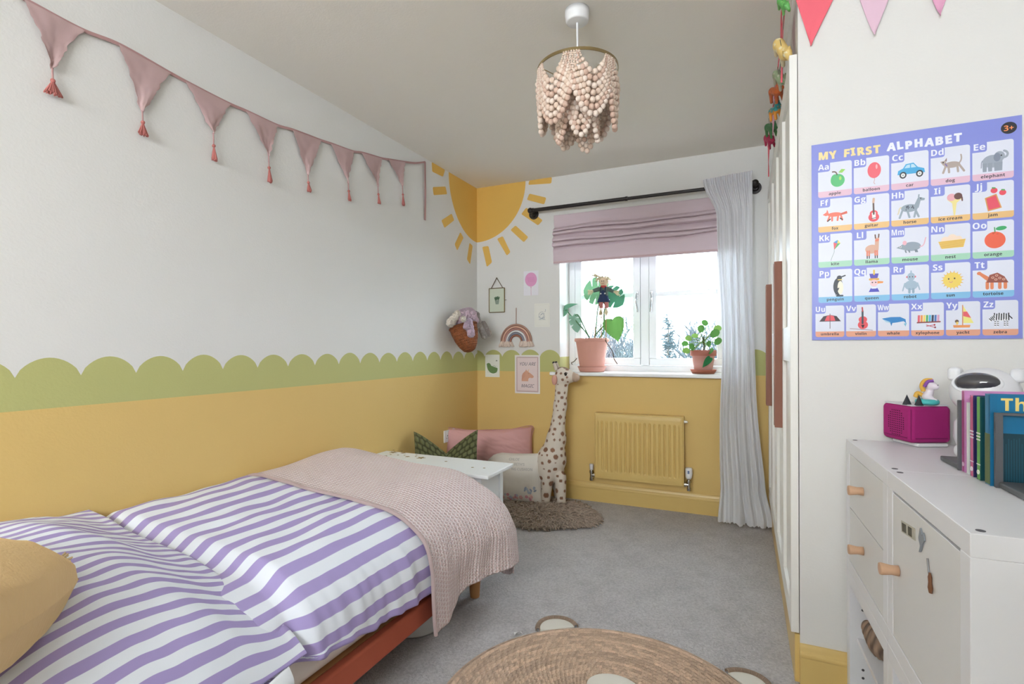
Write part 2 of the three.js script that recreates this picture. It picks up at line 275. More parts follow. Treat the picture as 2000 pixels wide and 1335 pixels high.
// ------------------------------------------------------------------ outside: ground and bare winter trees beyond the glass
{
  structure(mesh('ground', uvWorld(box(90, 0.2, 60, 0, -2.9, -36)), M('#4a5244', 1)), 'pale field outside beyond the window', 'ground');
  function bareTree(x, z, h, spread, col, label, seed, cone) {
    seedState = seed; const parts = [], t = thing('bare_tree', label, 'tree', [x, -2.8, z], 0, 'trees outside the window');
    const trunk = [];
    const grow = (p, d, len, r, lv) => {
      const q = p.clone().addScaledVector(d, len); (lv === 0 ? trunk : parts).push(bar(p.toArray(), q.toArray(), r, lv > 1 ? 3 : 5, r * 0.75));
      if (lv >= 4) return; const n = lv === 0 ? 5 : 4;
      for (let k = 0; k < n; k++) { const f = rr(0.45, 1), s = p.clone().addScaledVector(d, len * f), e = V(rr(-1, 1) * spread, rr(0.2, 1), rr(-1, 1) * spread).normalize().multiplyScalar(0.75).add(d.clone().multiplyScalar(0.55)).normalize(); grow(s, e, len * rr(0.45, 0.72), r * 0.68, lv + 1); }
    };
    if (!cone) { for (let k = 0; k < 3; k++) grow(V(rr(-0.3, 0.3), 0, rr(-0.3, 0.3)), V(rr(-0.3, 0.3), 1, rr(-0.3, 0.3)).normalize(), h * 0.48, 0.07, 0); mesh('branches', parts, M(col, 1), t); mesh('trunk', trunk, M(col, 1), t); return; }
    trunk.push(bar([0, 0, 0], [0, h, 0], 0.07, 6, 0.01));
    for (let k = 0; k < 900; k++) { const f = Math.sqrt(rnd()), y = h * (1 - f * 0.95), a = rr(0, 6.28), L = spread * f * rr(0.5, 1), q = [Math.cos(a) * L, y - L * 0.25 + rr(-0.05, 0.1), Math.sin(a) * L]; parts.push(bar([q[0] * 0.3, y, q[2] * 0.3], q, 0.018, 3, 0.008)); for (let m = 0; m < 3; m++) parts.push(bar(q.map((v, i) => v * (i === 1 ? 1 : 0.75 + 0.1 * m)), [q[0] + rr(-0.22, 0.22), q[1] + rr(-0.1, 0.12), q[2] + rr(-0.22, 0.22)], 0.02, 3, 0.004)); }
    mesh('branches', parts, M(col, 1), t); mesh('trunk', trunk, M('#4a463f', 1), t);
  }
  bareTree(-5.2, -21, 5.6, 1.1, '#3f4a4f', 'low leafless bush outside the left casement', 11);
  bareTree(-4.1, -15.5, 4.3, 0.8, '#3e494e', 'taller leafless bush outside beside the window mullion', 77);
  bareTree(-1.95, -14.5, 5.0, 0.7, '#2c3f44', 'dark conifer outside the right casement', 22, true);
  bareTree(-0.8, -18, 5.2, 1.0, '#434e53', 'spreading leafless bush right of the conifer outside', 44);
}
// ------------------------------------------------------------------ bed
const BED = { z0: -2.08, z1: -0.1, x0: -1.97, x1: -1.045 };
const sheetWhite = M('#eceff4', 0.85, { bumpMap: rep(clothBump, 60), bumpScale: 0.0003 });
{
  const t = thing('bed', 'low single bed frame in rust velvet on round wooden legs', 'bed', [-1.5, 0, -1.09]);
  const rust = M('#b1573f', 0.85, { sheen: 0.6, sheenColor: new THREE.Color('#e09078'), sheenRoughness: 0.5 }), wood = M('#c08a58', 0.5);
  const L = BED.z1 - BED.z0, W = BED.x1 - BED.x0, cx = (BED.x0 + BED.x1) / 2 + 1.5, cz = (BED.z0 + BED.z1) / 2 + 1.09;
  mesh('side_rail', rbox(0.035, 0.078, L, 0.01, BED.x1 - 0.0175 + 1.5, 0.174, cz), rust, t);
  mesh('side_rail', rbox(0.035, 0.085, L, 0.01, BED.x0 + 0.0175 + 1.5, 0.178, cz), rust, t);
  mesh('foot_rail', rbox(W, 0.085, 0.035, 0.01, cx, 0.178, BED.z0 + 0.0175 + 1.09), rust, t);
  mesh('head_rail', rbox(W, 0.085, 0.035, 0.01, cx, 0.178, BED.z1 - 0.0175 + 1.09), rust, t);
  mesh('slat_base', box(W - 0.07, 0.02, L - 0.07, cx, 0.2, cz), wood, t);
  for (const [x, z] of [[-1.115, -2.025], [-1.90, -2.025], [-1.115, -0.18], [-1.90, -0.18]]) mesh('leg', cyl(0.03, 0.021, 0.14, x + 1.5, 0.07, z + 1.09, 18), wood, t);
  const m = thing('mattress', 'white mattress between the rust bed frame and striped duvet', 'mattress', [0, 0, 0]);
  mesh('mattress_body', rbox(W - 0.036, 0.186, L - 0.03, 0.05, cx - 1.5 - 0.003, 0.305, cz - 1.09, 4), M('#e3d8d0', 0.9), m);
}
// cross-section of the made bed (x, y) and its arc length
const bedProfile = (lift, low, hang) => curve([[-1.974, 0.45, 0], [-1.968, 0.548, 0], [-1.90, 0.572, 0], [-1.72, 0.566, 0], [-1.58, 0.548, 0], [-1.345, 0.532, 0], [-1.19, 0.512, 0], [-1.11, 0.476, 0], [-1.052, 0.42, 0], [-1.027, 0.35, 0], [-1.02, hang, 0], ...(low ? [[-1.012, low, 0]] : [])].map(([x, y], i) => [x + (i > 7 ? lift : i > 5 ? lift * 0.5 : 0), y + (i > 1 && i < 9 ? lift : 0), 0]));
function stripeTex(period, duty) { return canvasTex(64, 8, (g) => { g.fillStyle = '#e9eef6'; g.fillRect(0, 0, 64, 8); g.fillStyle = '#a99ace'; g.fillRect(0, 0, 64 * duty, 8); }, { repeat: true, rx: 1 / period, ry: 1 }); }
{
  const prof = bedProfile(0, 0, 0.245), NU = 150, pts = prof.getSpacedPoints(NU), len = prof.getLength();
  const g = grid(NU, 190, (u, v) => {
    const p = pts[Math.round(u * NU)], z = lerp(-0.78, -2.06, v), top = smooth(0.0, 0.08, u) * (1 - smooth(0.70, 0.80, u)), side = smooth(0.74, 0.9, u);
    const lump = 0.012 * N(p.x * 4.5, z * 3.2) + 0.006 * N(p.x * 11, z * 8, 3) + 0.0035 * N(p.x * 24, z * 7, 5) + 0.014 * N(p.x * 2, z * 1.5, 8);
    const fold = 0.012 * N(z * 13, 0.3, u * 2) + 0.006 * N(z * 30 + u * 4, 1.3, 2);
    const hem = smooth(0.93, 1, u), head = smooth(0.0, 0.16, 1 - v) * 0;
    const tuck = 1 - smooth(0.13, 0.19, v), dip = 0.034 * tuck;
    return [p.x - 0.04 * side * tuck + side * (fold + 0.004) + hem * 0.004 * Math.sin(z * 60), p.y + top * lump - dip * (1 - side) + hem * (0.012 + 0.045 * smooth(-1.45, -0.95, z) + 0.02 * N(z * 5, 2.2) + 0.012 * N(z * 17, 4.2)), z + 0.012 * side * N(z * 9, u * 3)];
  }, (u, v) => [u * len + 0.012 * N(v * 9, u * 2) * (1 - smooth(0.4, 0.6, u)), v * 1.3], 0.006);
  const m = mesh('duvet', g, M('#ffffff', 0.75, { map: stripeTex(0.0755, 0.48), bumpMap: rep(clothBump, 0.5, 30), bumpScale: 0.0001 }));
  tag(m, 'duvet with wide lilac and white stripes spread over the bed', 'duvet');
}
{ // pillow: lilac striped pillowcase, flat end hanging over the bed's front edge
  const edge = curve([[-1.968, 0.585, 0], [-1.746, 0.553, 0], [-1.521, 0.525, 0], [-1.343, 0.497, 0], [-1.165, 0.449, 0], [-1.075, 0.400, 0], [-1.012, 0.345, 0]]), NU = 100, pts = edge.getSpacedPoints(NU), len = edge.getLength();
  const half = (s) => grid(NU, 90, (u, v) => {
    const p = pts[Math.round(u * NU)], q = v * 2 - 1, a = u * 2 - 1, z = lerp(-0.952, -0.36, v) + 0.012 * N(u * 5, 3.3) * Math.abs(q) - 0.006 * (1 - v) * smooth(0.75, 1, u);
    const flange = smooth(0, 0.06, v) * smooth(0, 0.05, 1 - v) * smooth(0, 0.03, u) * smooth(0, 0.05, 1 - u);
    const h = 0.112 * Math.pow(Math.max(0, (1 - Math.pow(Math.abs(a), 2.6)) * (1 - Math.pow(Math.abs(q), 2.2))), 0.6) * (0.25 + 0.75 * smooth(0, 0.42, v));
    const wr = flange * (0.008 * N(p.x * 9, z * 7, 2) + 0.005 * N(p.x * 6 + z * 14, z * 5, 4) + 0.003 * N(p.x * 30, z * 9, 6));
    return [p.x + (s > 0 ? 0.25 * h * smooth(0.6, 1, u) : 0), p.y + 0.004 + (s > 0 ? h + wr : -0.012 * flange + 0.4 * Math.min(0, 0)) + (s > 0 ? 0 : -0.002), z];
  }, (u, v) => [u * len + 0.006 * N(v * 7, u * 4), v * 0.6]);
  const t = thing('pillow', 'pillow in a narrow lilac striped pillowcase at the bed head', 'pillow');
  mesh('pillowcase', merge([half(1), half(-1)]), M('#ffffff', 0.75, { map: stripeTex(0.0415, 0.47), bumpMap: rep(clothBump, 0.5, 30), bumpScale: 0.0001 }), t);
  mesh('inner_flap', grid(16, 12, (u, v) => { const z = lerp(-0.90, -0.45, u), w = lerp(0.35, 0.30, u); return [-1.006 + 0.015 * Math.sin(v * 3) + 0.01 * N(z * 12, v), w - v * 0.075 * (1 - 0.3 * u) - 0.012 * N(z * 9, 2), z]; }, null, 0.003), sheetWhite, t).userData.label = 'plain white inner flap of the pillowcase';
}
{ // fitted sheet under the pillow at the head
  const g = grid(60, 30, (u, v) => { const x = lerp(-1.968, -1.03, u), z = lerp(-0.84, -0.09, v), r = smooth(0.85, 1, u); return [x + 0.008 * r, 0.444 - 0.13 * r * r + 0.006 * N(x * 8, z * 8) + 0.004 * N(x * 20, z * 13), z]; }, null, 0.005);
  tag(mesh('bed_sheet', g, sheetWhite), 'plain white bed sheet showing under the pillow at the bed head', 'sheet');
}
{ // round mustard velvet cushion with a tassel
  const t = thing('velvet_cushion', 'mustard yellow velvet cushion leaning on the striped pillow', 'cushion', [-1.33, 0.68, -0.262]);
  const b = mesh('cushion_cover', cushionGeo(0.25, 0.25, 0.13, 48, -0.14, 0.016, 4, 0.3).rotateZ(Math.PI / 4).rotateX(-1.72).rotateY(-0.1), M('#e2bf8a', 0.9, { sheen: 1, sheenColor: new THREE.Color('#ffe2a8'), sheenRoughness: 0.45, bumpMap: rep(furBump, 6), bumpScale: 0.0012 }), t);
  seedState = 3; const ts = []; for (let i = 0; i < 24; i++) ts.push(bar([-0.04, -0.03, -0.335], [-0.05 + rr(-0.012, 0.012), -0.028 + rr(-0.01, 0.01), -0.362 + rr(-0.012, 0.008)], 0.0022, 4)); mesh('corner_tassel', ts, M('#d8c096', 0.95), t);
}
// ------------------------------------------------------------------ knitted throw over the foot of the bed
const knitBump = canvasTex(256, 256, (g) => {
  g.fillStyle = '#000'; g.fillRect(0, 0, 256, 256); const n = 8, s = 32;
  for (let j = -1; j <= n; j++) for (let i = -1; i <= n; i++) { const x = i * s + (j % 2 ? s / 2 : 0), y = j * s; for (const d of [-1, 1]) { g.save(); g.translate(x + s / 2 + d * 8, y + s / 2); g.rotate(d * 0.55); const gr = g.createRadialGradient(0, 0, 1, 0, 0, 15); gr.addColorStop(0, '#fff'); gr.addColorStop(0.55, '#c8c8c8'); gr.addColorStop(1, 'rgba(60,60,60,0)'); g.fillStyle = gr; g.scale(0.62, 1.15); g.beginPath(); g.arc(0, 0, 15, 0, 7); g.fill(); g.restore(); } }
}, { repeat: true, srgb: false });
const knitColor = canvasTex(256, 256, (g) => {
  g.fillStyle = '#dfc4c3'; g.fillRect(0, 0, 256, 256); const n = 8, s = 32;  // deeper pink ground: shade between the stitches put mildly into the colour
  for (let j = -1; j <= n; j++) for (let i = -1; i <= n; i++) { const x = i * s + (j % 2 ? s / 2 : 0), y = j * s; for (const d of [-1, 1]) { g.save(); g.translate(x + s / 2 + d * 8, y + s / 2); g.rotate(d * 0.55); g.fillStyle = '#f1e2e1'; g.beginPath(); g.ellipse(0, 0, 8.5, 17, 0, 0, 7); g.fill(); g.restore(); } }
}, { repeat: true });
{
  const prof = bedProfile(0.014, 0.115, 0.27), NU = 170, pts = prof.getSpacedPoints(NU), len = prof.getLength(), L1 = 0.50, LT = 0.88;
  const g = grid(NU, 150, (u, v) => {
    const p = pts[Math.round(u * NU)], b = v * LT, side = smooth(0.66, 0.86, u), hang = smooth(0.8, 1, u);
    const wav = 0.010 * N(u * 7, 6.1) * (1 - smooth(0, 0.3, v));
    let z = -1.522 - b + wav, y = p.y, x = p.x;
    const flare = 0.012 * side + 0.075 * side * smooth(0.08, 0.5, b) - 0.03 * hang * smooth(0.02, 0.25, b) * (1 - smooth(0.3, 0.5, b));
    x += flare + side * (0.014 * N(z * 9, 1.7, u * 1.5) + 0.006 * N(z * 22, 7.7));
    y += hang * smooth(0.06, 0.24, b) * 0.065 + 0.008 * N(x * 5, z * 4, 3) * (1 - side) + 0.018 * smooth(0.1, 0.45, b) * (1 - side);
    if (b > L1) { const r = 0.075, a = Math.min((b - L1) / r, Math.PI / 2), rest = Math.max(0, b - L1 - r * Math.PI / 2); z = -1.522 - L1 - r * Math.sin(a) - 0.02 * rest; y = Math.max(y - (r * (1 - Math.cos(a)) + rest) * (1 - 0.55 * hang), 0.10 + 0.01 * hang); x -= side * 0.05 * smooth(0, 0.2, b - L1); }
    return [x, y, z];
  }, (u, v) => [u * len, v * LT], 0.009);
  const t = thing('knit_throw', 'blush pink chunky knit throw draped over the foot of the bed', 'blanket');
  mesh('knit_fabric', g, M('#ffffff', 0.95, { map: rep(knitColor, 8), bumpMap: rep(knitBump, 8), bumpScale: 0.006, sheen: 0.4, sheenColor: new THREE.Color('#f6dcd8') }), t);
  const hemPts = []; for (let i = 0; i <= 60; i++) { const k = Math.round(i / 60 * NU), p = pts[k], u = k / NU, side = smooth(0.66, 0.86, u); hemPts.push([p.x + 0.012 * side + side * 0.014 * N(-1.522 * 9, 1.7, u * 1.5) - 0.002, p.y - 0.004, -1.519 + 0.010 * N(u * 7, 6.1)]); }
  mesh('hem_border', tube(hemPts, 0.0075, 150, 7), M('#e6cdca', 0.95, { bumpMap: rep(knitBump, 60, 2), bumpScale: 0.003 }), t);
}
{ // grey tub under the bed
  const t = thing('storage_tub', 'pale grey round storage tub under the bed', 'tub', [-1.22, 0, -1.72]);
  mesh('tub_body', lathe([[0.001, 0], [0.10, 0.0], [0.105, 0.01], [0.118, 0.125], [0.122, 0.128], [0.116, 0.13], [0.10, 0.012], [0.001, 0.01]], 36), M('#c9c8c6', 0.6), t);
}
// ------------------------------------------------------------------ toy chest with star cut-outs at the foot of the bed
{
  const t = thing('toy_chest', 'white wooden toy chest with gold stars on its lid', 'chest', [-1.552, 0, -2.34]);
  const wh = M('#eef1f2', 0.4), gold = M('#8f7434', 0.45, { metalness: 0.35 });
  mesh('lid', rbox(0.84, 0.018, 0.30, 0.004, 0, 0.491, 0), wh, t);
  mesh('front_panel', box(0.76, 0.44, 0.016, -0.02, 0.262, 0.115), wh, t); mesh('back_panel', box(0.76, 0.44, 0.016, -0.02, 0.262, -0.115), wh, t);
  for (const x of [-0.392, 0.36]) mesh('side_panel', [box(0.018, 0.482, 0.035, x, 0.241, 0.105), box(0.018, 0.482, 0.035, x, 0.241, -0.105), box(0.012, 0.45, 0.2, x - Math.sign(x) * 0.004, 0.257, 0)], wh, t);
  mesh('bottom_panel', box(0.75, 0.015, 0.22, -0.02, 0.05, 0), wh, t);
  const star = (r) => { const p = []; for (let i = 0; i < 10; i++) { const a = i * Math.PI / 5 + 0.3, q = i % 2 ? r * 0.42 : r; p.push([Math.cos(a) * q, Math.sin(a) * q]); } return ext(poly(p), 0.0012).rotateX(-Math.PI / 2); };
  const spots = [[-1.902, -2.463, 0.0169], [-1.836, -2.471, 0.0116], [-1.753, -2.4, 0.0106], [-1.663, -2.403, 0.0197], [-1.879, -2.362, 0.0107], [-1.828, -2.412, 0.0051], [-1.791, -2.423, 0.0044], [-1.732, -2.457, 0.0051], [-1.713, -2.423, 0.0044], [-1.487, -2.382, 0.0066], [-1.287, -2.318, 0.0057], [-1.226, -2.33, 0.0051], [-1.879, -2.41, 0.0045], [-1.877, -2.512, 0.0039], [-1.94, -2.517, 0.0053]];
  for (const [x, z, r] of spots) { const s = mesh('star', star(r * 1.35), gold, t); s.position.set(x + 1.552, 0.5, z + 2.34); }
}
// ------------------------------------------------------------------ curtain rod, roman blind, curtain
{
  const t = thing('curtain_rod', 'dark iron pipe curtain rod above the window', 'curtain rod', [-1.48, 2.146, -3.57]);
  const iron = M('#3c3a3b', 0.4, { metalness: 0.7 });
  mesh('pipe', [bar([0, 0, 0], [0.72, 0, 0], 0.0135, 14), bar([0.72, 0, 0], [1.53, 0, 0], 0.0112, 14)], iron, t);
  mesh('pipe_coupling', bar([0.715, 0, 0], [0.73, 0, 0], 0.0155, 14), iron, t);
  for (const x of [0, 1.53]) {
    const e = new THREE.Group(); e.name = 'end_bracket'; t.add(e);
    mesh('elbow', [sph(0.021, x, 0, 0, 12), bar([x, 0, 0], [x, -0.012, -0.07], 0.013, 12), bar([x - 0.008, 0, 0], [x + (x ? -0.03 : 0.03), 0, 0], 0.0165, 14)], iron, e);
    mesh('wall_flange', [cyl(0.038, 0.038, 0.008, 0, 0, 0, 24).rotateX(Math.PI / 2).translate(x, -0.012, -0.073), cyl(0.018, 0.024, 0.016, 0, 0, 0, 18).rotateX(Math.PI / 2).translate(x, -0.012, -0.062)], iron, e);
  }
}
{
  const t = thing('roman_blind', 'dusty pink roman blind gathered at the top of the window', 'blind', [0, 0, WZ]);
  const pr = [[0.024, 2.10], [0.026, 2.05], [0.028, 2.015], [0.04, 2.0], [0.046, 1.988], [0.030, 1.982], [0.044, 1.97], [0.05, 1.956], [0.032, 1.948], [0.042, 1.93], [0.052, 1.905], [0.036, 1.897], [0.05, 1.885], [0.056, 1.868], [0.036, 1.862], [0.042, 1.84], [0.040, 1.79], [0.038, 1.737]];
  const c = new THREE.CatmullRomCurve3(pr.map(([d, y]) => V(d, y, 0)), false, 'catmullrom', 0.3), K = 110, q = c.getPoints(K);
  const g = grid(70, K, (u, v) => {
    const p = q[Math.round(v * K)], x = lerp(-1.308, -0.055, u), mid = smooth(1.76, 1.87, p.y) * (1 - smooth(2.0, 2.06, p.y));
    const sag = mid * (0.010 * N(x * 3, p.y * 9) - 0.012 * smooth(0.55, 0.95, u) * Math.sin(p.y * 40)), y = p.y + sag + 0.004 * N(x * 2.5, 5) * mid;
    return [x, y, p.x + 0.006 + 0.9 * (p.x - 0.04) * mid + mid * (0.012 * N(x * 4, p.y * 22, 2) + 0.004 * N(x * 14, p.y * 30, 4)) + 0.003 * N(x * 2, p.y * 4, 7)];
  }, (u, v) => [u * 1.25, v * 0.5], 0.004);
  mesh('blind_fabric', g, M('#d6c3ca', 0.9, { bumpMap: rep(clothBump, 40), bumpScale: 0.0003 }), t);
  mesh('head_rail', rbox(1.25, 0.03, 0.024, 0.004, -0.682, 2.09, 0.013), P.white, t);
  mesh('bottom_hem', rbox(1.25, 0.012, 0.006, 0.003, -0.682, 1.748, 0.048), M('#cbaeb2', 0.9), t);
}
{
  const t = thing('curtain', 'long white curtain hanging from the right end of the rod', 'curtain', [0, 0, 0]);
  const g = grid(220, 150, (u, v) => {
    const y0 = 2.212 - 2.2 * v, drop = clamp((2.15 - y0) / 2.15), xl = lerp(-0.258, -0.175, smooth(0, 0.12, v)) + 0.03 * smooth(0.1, 0.5, v) - 0.02 * smooth(0.5, 0.75, v) + 0.01 * smooth(0.8, 1, v), xr = 0.034 + 0.02 * smooth(0.3, 0.7, v) + 0.055 * smooth(0.6, 1, v);
    const gather = 1 - smooth(0.0, 0.14, v), ph = u * Math.PI * 2 * 5.5 + 3.2 * N(u * 4, 2) + 1.8 * N(u * 3, v * 2.2, 9);
    let x = lerp(xl, xr, u) + 0.008 * N(u * 9, v * 3) * drop;
    const pocket = Math.exp(-Math.pow((y0 - 2.146) / 0.018, 2)) * 0.016;
    let z = -3.555 + pocket + 0.006 * gather * Math.sin(u * 130 + 2 * N(u * 9, 1)) + (0.007 + 0.012 * drop) * Math.sin(ph) * (1 - 0.6 * gather) + 0.012 * N(u * 11, v * 2.0, 4) * (0.3 + drop) + 0.006 * N(u * 26, v * 3, 6);
    let y = y0 + (v < 0.01 ? 0.006 * N(u * 40, 3) : 0) + 0.02 * (u - 0.5) * gather;
    const pud = smooth(0.9, 1, v); z += pud * (0.085 + 0.03 * N(u * 6, 8)); y = Math.max(y, 0.012 + 0.03 * Math.abs(N(u * 12, 4.4)) * pud); x += pud * 0.05 * (u - 0.3);
    return [x, y, z];
  }, (u, v) => [u * 0.8, v * 2.3]);
  mesh('curtain_fabric', g, M('#e8e8eb', 0.95, { transmission: 0.25, thickness: 0, bumpMap: rep(clothBump, 40), bumpScale: 0.0004 }), t);
}
// ------------------------------------------------------------------ radiator
{
  const t = thing('radiator', 'yellow painted ribbed panel radiator under the window', 'radiator', [-0.689, 0.185, WZ]);
  const W = 0.605, H = 0.462, ribs = 17, g = grid(ribs * 12, 60, (u, v) => {
    const x = (u - 0.5) * W, y = v * H, e = 0.022 / W, inX = smooth(e, e + 0.006, u) * smooth(e, e + 0.006, 1 - u), s = (u - e) / (1 - 2 * e), ph = s * ribs % 1, rib = smooth(0.10, 0.24, ph) * smooth(0.10, 0.24, 1 - ph), inY = smooth(0.115, 0.14, v) * smooth(0.115, 0.14, 1 - v);
    const edge = 1 - smooth(0, 0.008, Math.min(u, 1 - u) * W) * smooth(0, 0.008, Math.min(v, 1 - v) * H);
    const groove = (Math.abs(Math.min(u, 1 - u) * W - 0.013) < 0.004 || Math.abs(Math.min(v, 1 - v) * H - 0.013) < 0.004) ? 0.002 : 0;
    return [x, y, 0.075 - 0.006 * edge - groove - 0.009 * inX * inY * (1 - rib)];
  });
  mesh('front_panel', g, P.trimYellow, t);
  mesh('casing', [box(W, 0.006, 0.066, 0, H, 0.04), box(W, 0.006, 0.066, 0, 0.004, 0.04), box(0.004, H, 0.066, -W / 2, H / 2, 0.04), box(0.004, H, 0.066, W / 2, H / 2, 0.04), box(W, H, 0.004, 0, H / 2, 0.018)], P.trimYellow, t);
  for (const x of [-0.2, 0.2]) mesh('wall_bracket', box(0.03, 0.3, 0.02, x, 0.2, 0.008), P.trimYellow, t);
  const chrome = M('#c4c2bd', 0.15, { metalness: 1 }), wv = M('#eeeef0', 0.35);
  mesh('bleed_valve', [cyl(0.009, 0.009, 0.016, 0, 0, 0, 12).rotateZ(Math.PI / 2).translate(W / 2 + 0.008, 0.43, 0.045), sph(0.008, W / 2 + 0.018, 0.43, 0.045, 8)], M('#e9e6de', 0.3), t);
  for (const s of [-1, 1]) {
    const v = new THREE.Group(); v.name = s < 0 ? 'lockshield_valve' : 'thermostatic_valve'; t.add(v); const x = s * (W / 2 + 0.031), z = 0.045;
    mesh('valve_body', [cyl(0.011, 0.011, 0.07, x, 0.012, z, 14), cyl(0.016, 0.016, 0.016, x, 0.035, z, 8), bar([x, 0.012, z], [x - s * 0.036, 0.012, z], 0.011, 12), bar([x - s * 0.016, 0.012, z], [x - s * 0.028, 0.012, z], 0.017, 8), cyl(0.014, 0.014, 0.018, x, -0.018, z, 8), bar([x, -0.02, z], [x, -0.02, 0.0], 0.008, 10)], chrome, v);
    mesh('valve_cap', s < 0 ? lathe([[0.001, 0.092], [0.014, 0.09], [0.0155, 0.085], [0.013, 0.05], [0.001, 0.048]], 18).translate(x, 0, z) : lathe([[0.001, 0.128], [0.018, 0.126], [0.022, 0.12], [0.0235, 0.09], [0.02, 0.062], [0.014, 0.05], [0.001, 0.05]], 22).translate(x, 0, z), wv, v);
    if (s > 0) mesh('number_window', box(0.012, 0.02, 0.002, x, 0.10, z + 0.0235), M('#6d7fa8', 0.4), v);
  }
}
// ------------------------------------------------------------------ wall socket
{
  const t = thing('wall_socket', 'white double wall socket on the yellow wall beside the cushions', 'socket', [LX, 0.478, -3.21]);
  mesh('face_plate', rbox(0.009, 0.086, 0.146, 0.003, 0.0045, 0, 0), P.whiteGloss, t);
  for (const z of [-0.032, 0.032]) { mesh('rocker_switch', rbox(0.005, 0.022, 0.012, 0.001, 0.0105, 0.02, z), P.white, t); mesh('pin_holes', [box(0.002, 0.009, 0.004, 0.0098, 0.004, z), box(0.002, 0.004, 0.008, 0.0098, -0.014, z - 0.011), box(0.002, 0.004, 0.008, 0.0098, -0.014, z + 0.011)], M('#333333', 0.6), t); }
}
// ------------------------------------------------------------------ pictures on the window wall
function wallPrint(name, label, x, y, w, h, draw, px = 360, opts = {}) {
  const t = thing(name, label, 'print', [x, y, WZ], 0); const tex = canvasTex(px, Math.round(px * h / w), draw);
  mesh('paper', box(w, h, 0.0016, 0, 0, 0.002), M(opts.edge ?? '#f2f0ec', 0.7), t);
  const f = mesh('printed_face', new THREE.PlaneGeometry(w, h).translate(0, 0, 0.0032), M('#ffffff', opts.rough ?? 0.65, { map: tex }), t); if (opts.turn) t.rotation.z = opts.turn; return t;
}
const mid2 = (a, b) => (a + b) / 2;
wallPrint('balloon_print', 'small print of a pink balloon on a string', mid2(-1.568, -1.446), 1.61, 0.122, 0.188, (g, w, h) => {
  g.fillStyle = '#ece9ee'; g.fillRect(0, 0, w, h); g.fillStyle = '#e39fc8'; g.beginPath(); g.ellipse(w * 0.5, h * 0.35, w * 0.40, h * 0.285, 0, 0, 7); g.fill(); g.fillStyle = '#d786b6'; for (let i = 0; i < 4; i++) g.fillRect(w * (0.22 + 0.02 * i), h * (0.27 + i * 0.05), w * 0.5, h * 0.012);
  g.beginPath(); g.moveTo(w * 0.5, h * 0.62); g.lineTo(w * 0.46, h * 0.68); g.lineTo(w * 0.54, h * 0.68); g.fill(); g.strokeStyle = '#d490a8'; g.lineWidth = w * 0.02; g.beginPath(); g.moveTo(w * 0.5, h * 0.66); g.lineTo(w * 0.5, h); g.stroke();
});
wallPrint('sketch_print', 'small cream print with a blue ink line drawing', mid2(-1.479, -1.355), 1.362, 0.124, 0.179, (g, w, h) => {
  g.fillStyle = '#eceae2'; g.fillRect(0, 0, w, h); g.strokeStyle = '#dedbd0'; g.lineWidth = 4; g.strokeRect(w * 0.08, h * 0.06, w * 0.84, h * 0.88); g.strokeStyle = '#66788c'; g.lineWidth = w * 0.014; g.lineCap = 'round';
  g.beginPath(); g.arc(w * 0.5, h * 0.5, w * 0.2, 0.4, 5.2); g.stroke(); for (let i = 0; i < 26; i++) { g.beginPath(); const a = i * 0.55, r = w * (0.05 + 0.17 * hash(i, 2)); g.moveTo(w * 0.5 + Math.cos(a) * r, h * 0.52 + Math.sin(a) * r); g.lineTo(w * 0.5 + Math.cos(a + 0.5) * (r + w * 0.04), h * 0.53 + Math.sin(a + 0.4) * (r + w * 0.05)); g.stroke(); }
  g.beginPath(); g.moveTo(w * 0.3, h * 0.69); g.lineTo(w * 0.72, h * 0.69); g.moveTo(w * 0.66, h * 0.36); g.quadraticCurveTo(w * 0.76, h * 0.35, w * 0.72, h * 0.25); g.stroke();
});
wallPrint('basket_print', 'small white print of a green woven basket and butterfly', mid2(-1.905, -1.778), 0.972, 0.127, 0.178, (g, w, h) => {
  g.fillStyle = '#eaeae0'; g.fillRect(0, 0, w, h); g.fillStyle = '#6c8a52'; g.beginPath(); g.moveTo(w * 0.1, h * 0.42); g.quadraticCurveTo(w * 0.3, h * 0.3, w * 0.42, h * 0.5); g.lineTo(w * 0.86, h * 0.6); g.quadraticCurveTo(w * 0.9, h * 0.82, w * 0.55, h * 0.84); g.quadraticCurveTo(w * 0.15, h * 0.82, w * 0.1, h * 0.42); g.fill();
  g.strokeStyle = '#3f5e34'; g.lineWidth = 3; for (let j = 0; j < 8; j++) for (let i = 0; i < 12; i++) { const x = w * (0.15 + i * 0.06), y = h * (0.5 + j * 0.042); g.beginPath(); g.moveTo(x, y); g.lineTo(x + 10, y + (i + j) % 2 * 9); g.stroke(); }
  g.strokeStyle = '#8aa774'; g.lineWidth = 5; g.beginPath(); g.arc(w * 0.62, h * 0.56, w * 0.1, 3.3, 6.2); g.stroke(); g.fillStyle = '#5a6a52'; g.beginPath(); g.ellipse(w * 0.78, h * 0.27, 9, 16, 0.6, 0, 7); g.ellipse(w * 0.83, h * 0.27, 7, 12, -0.6, 0, 7); g.fill();
});
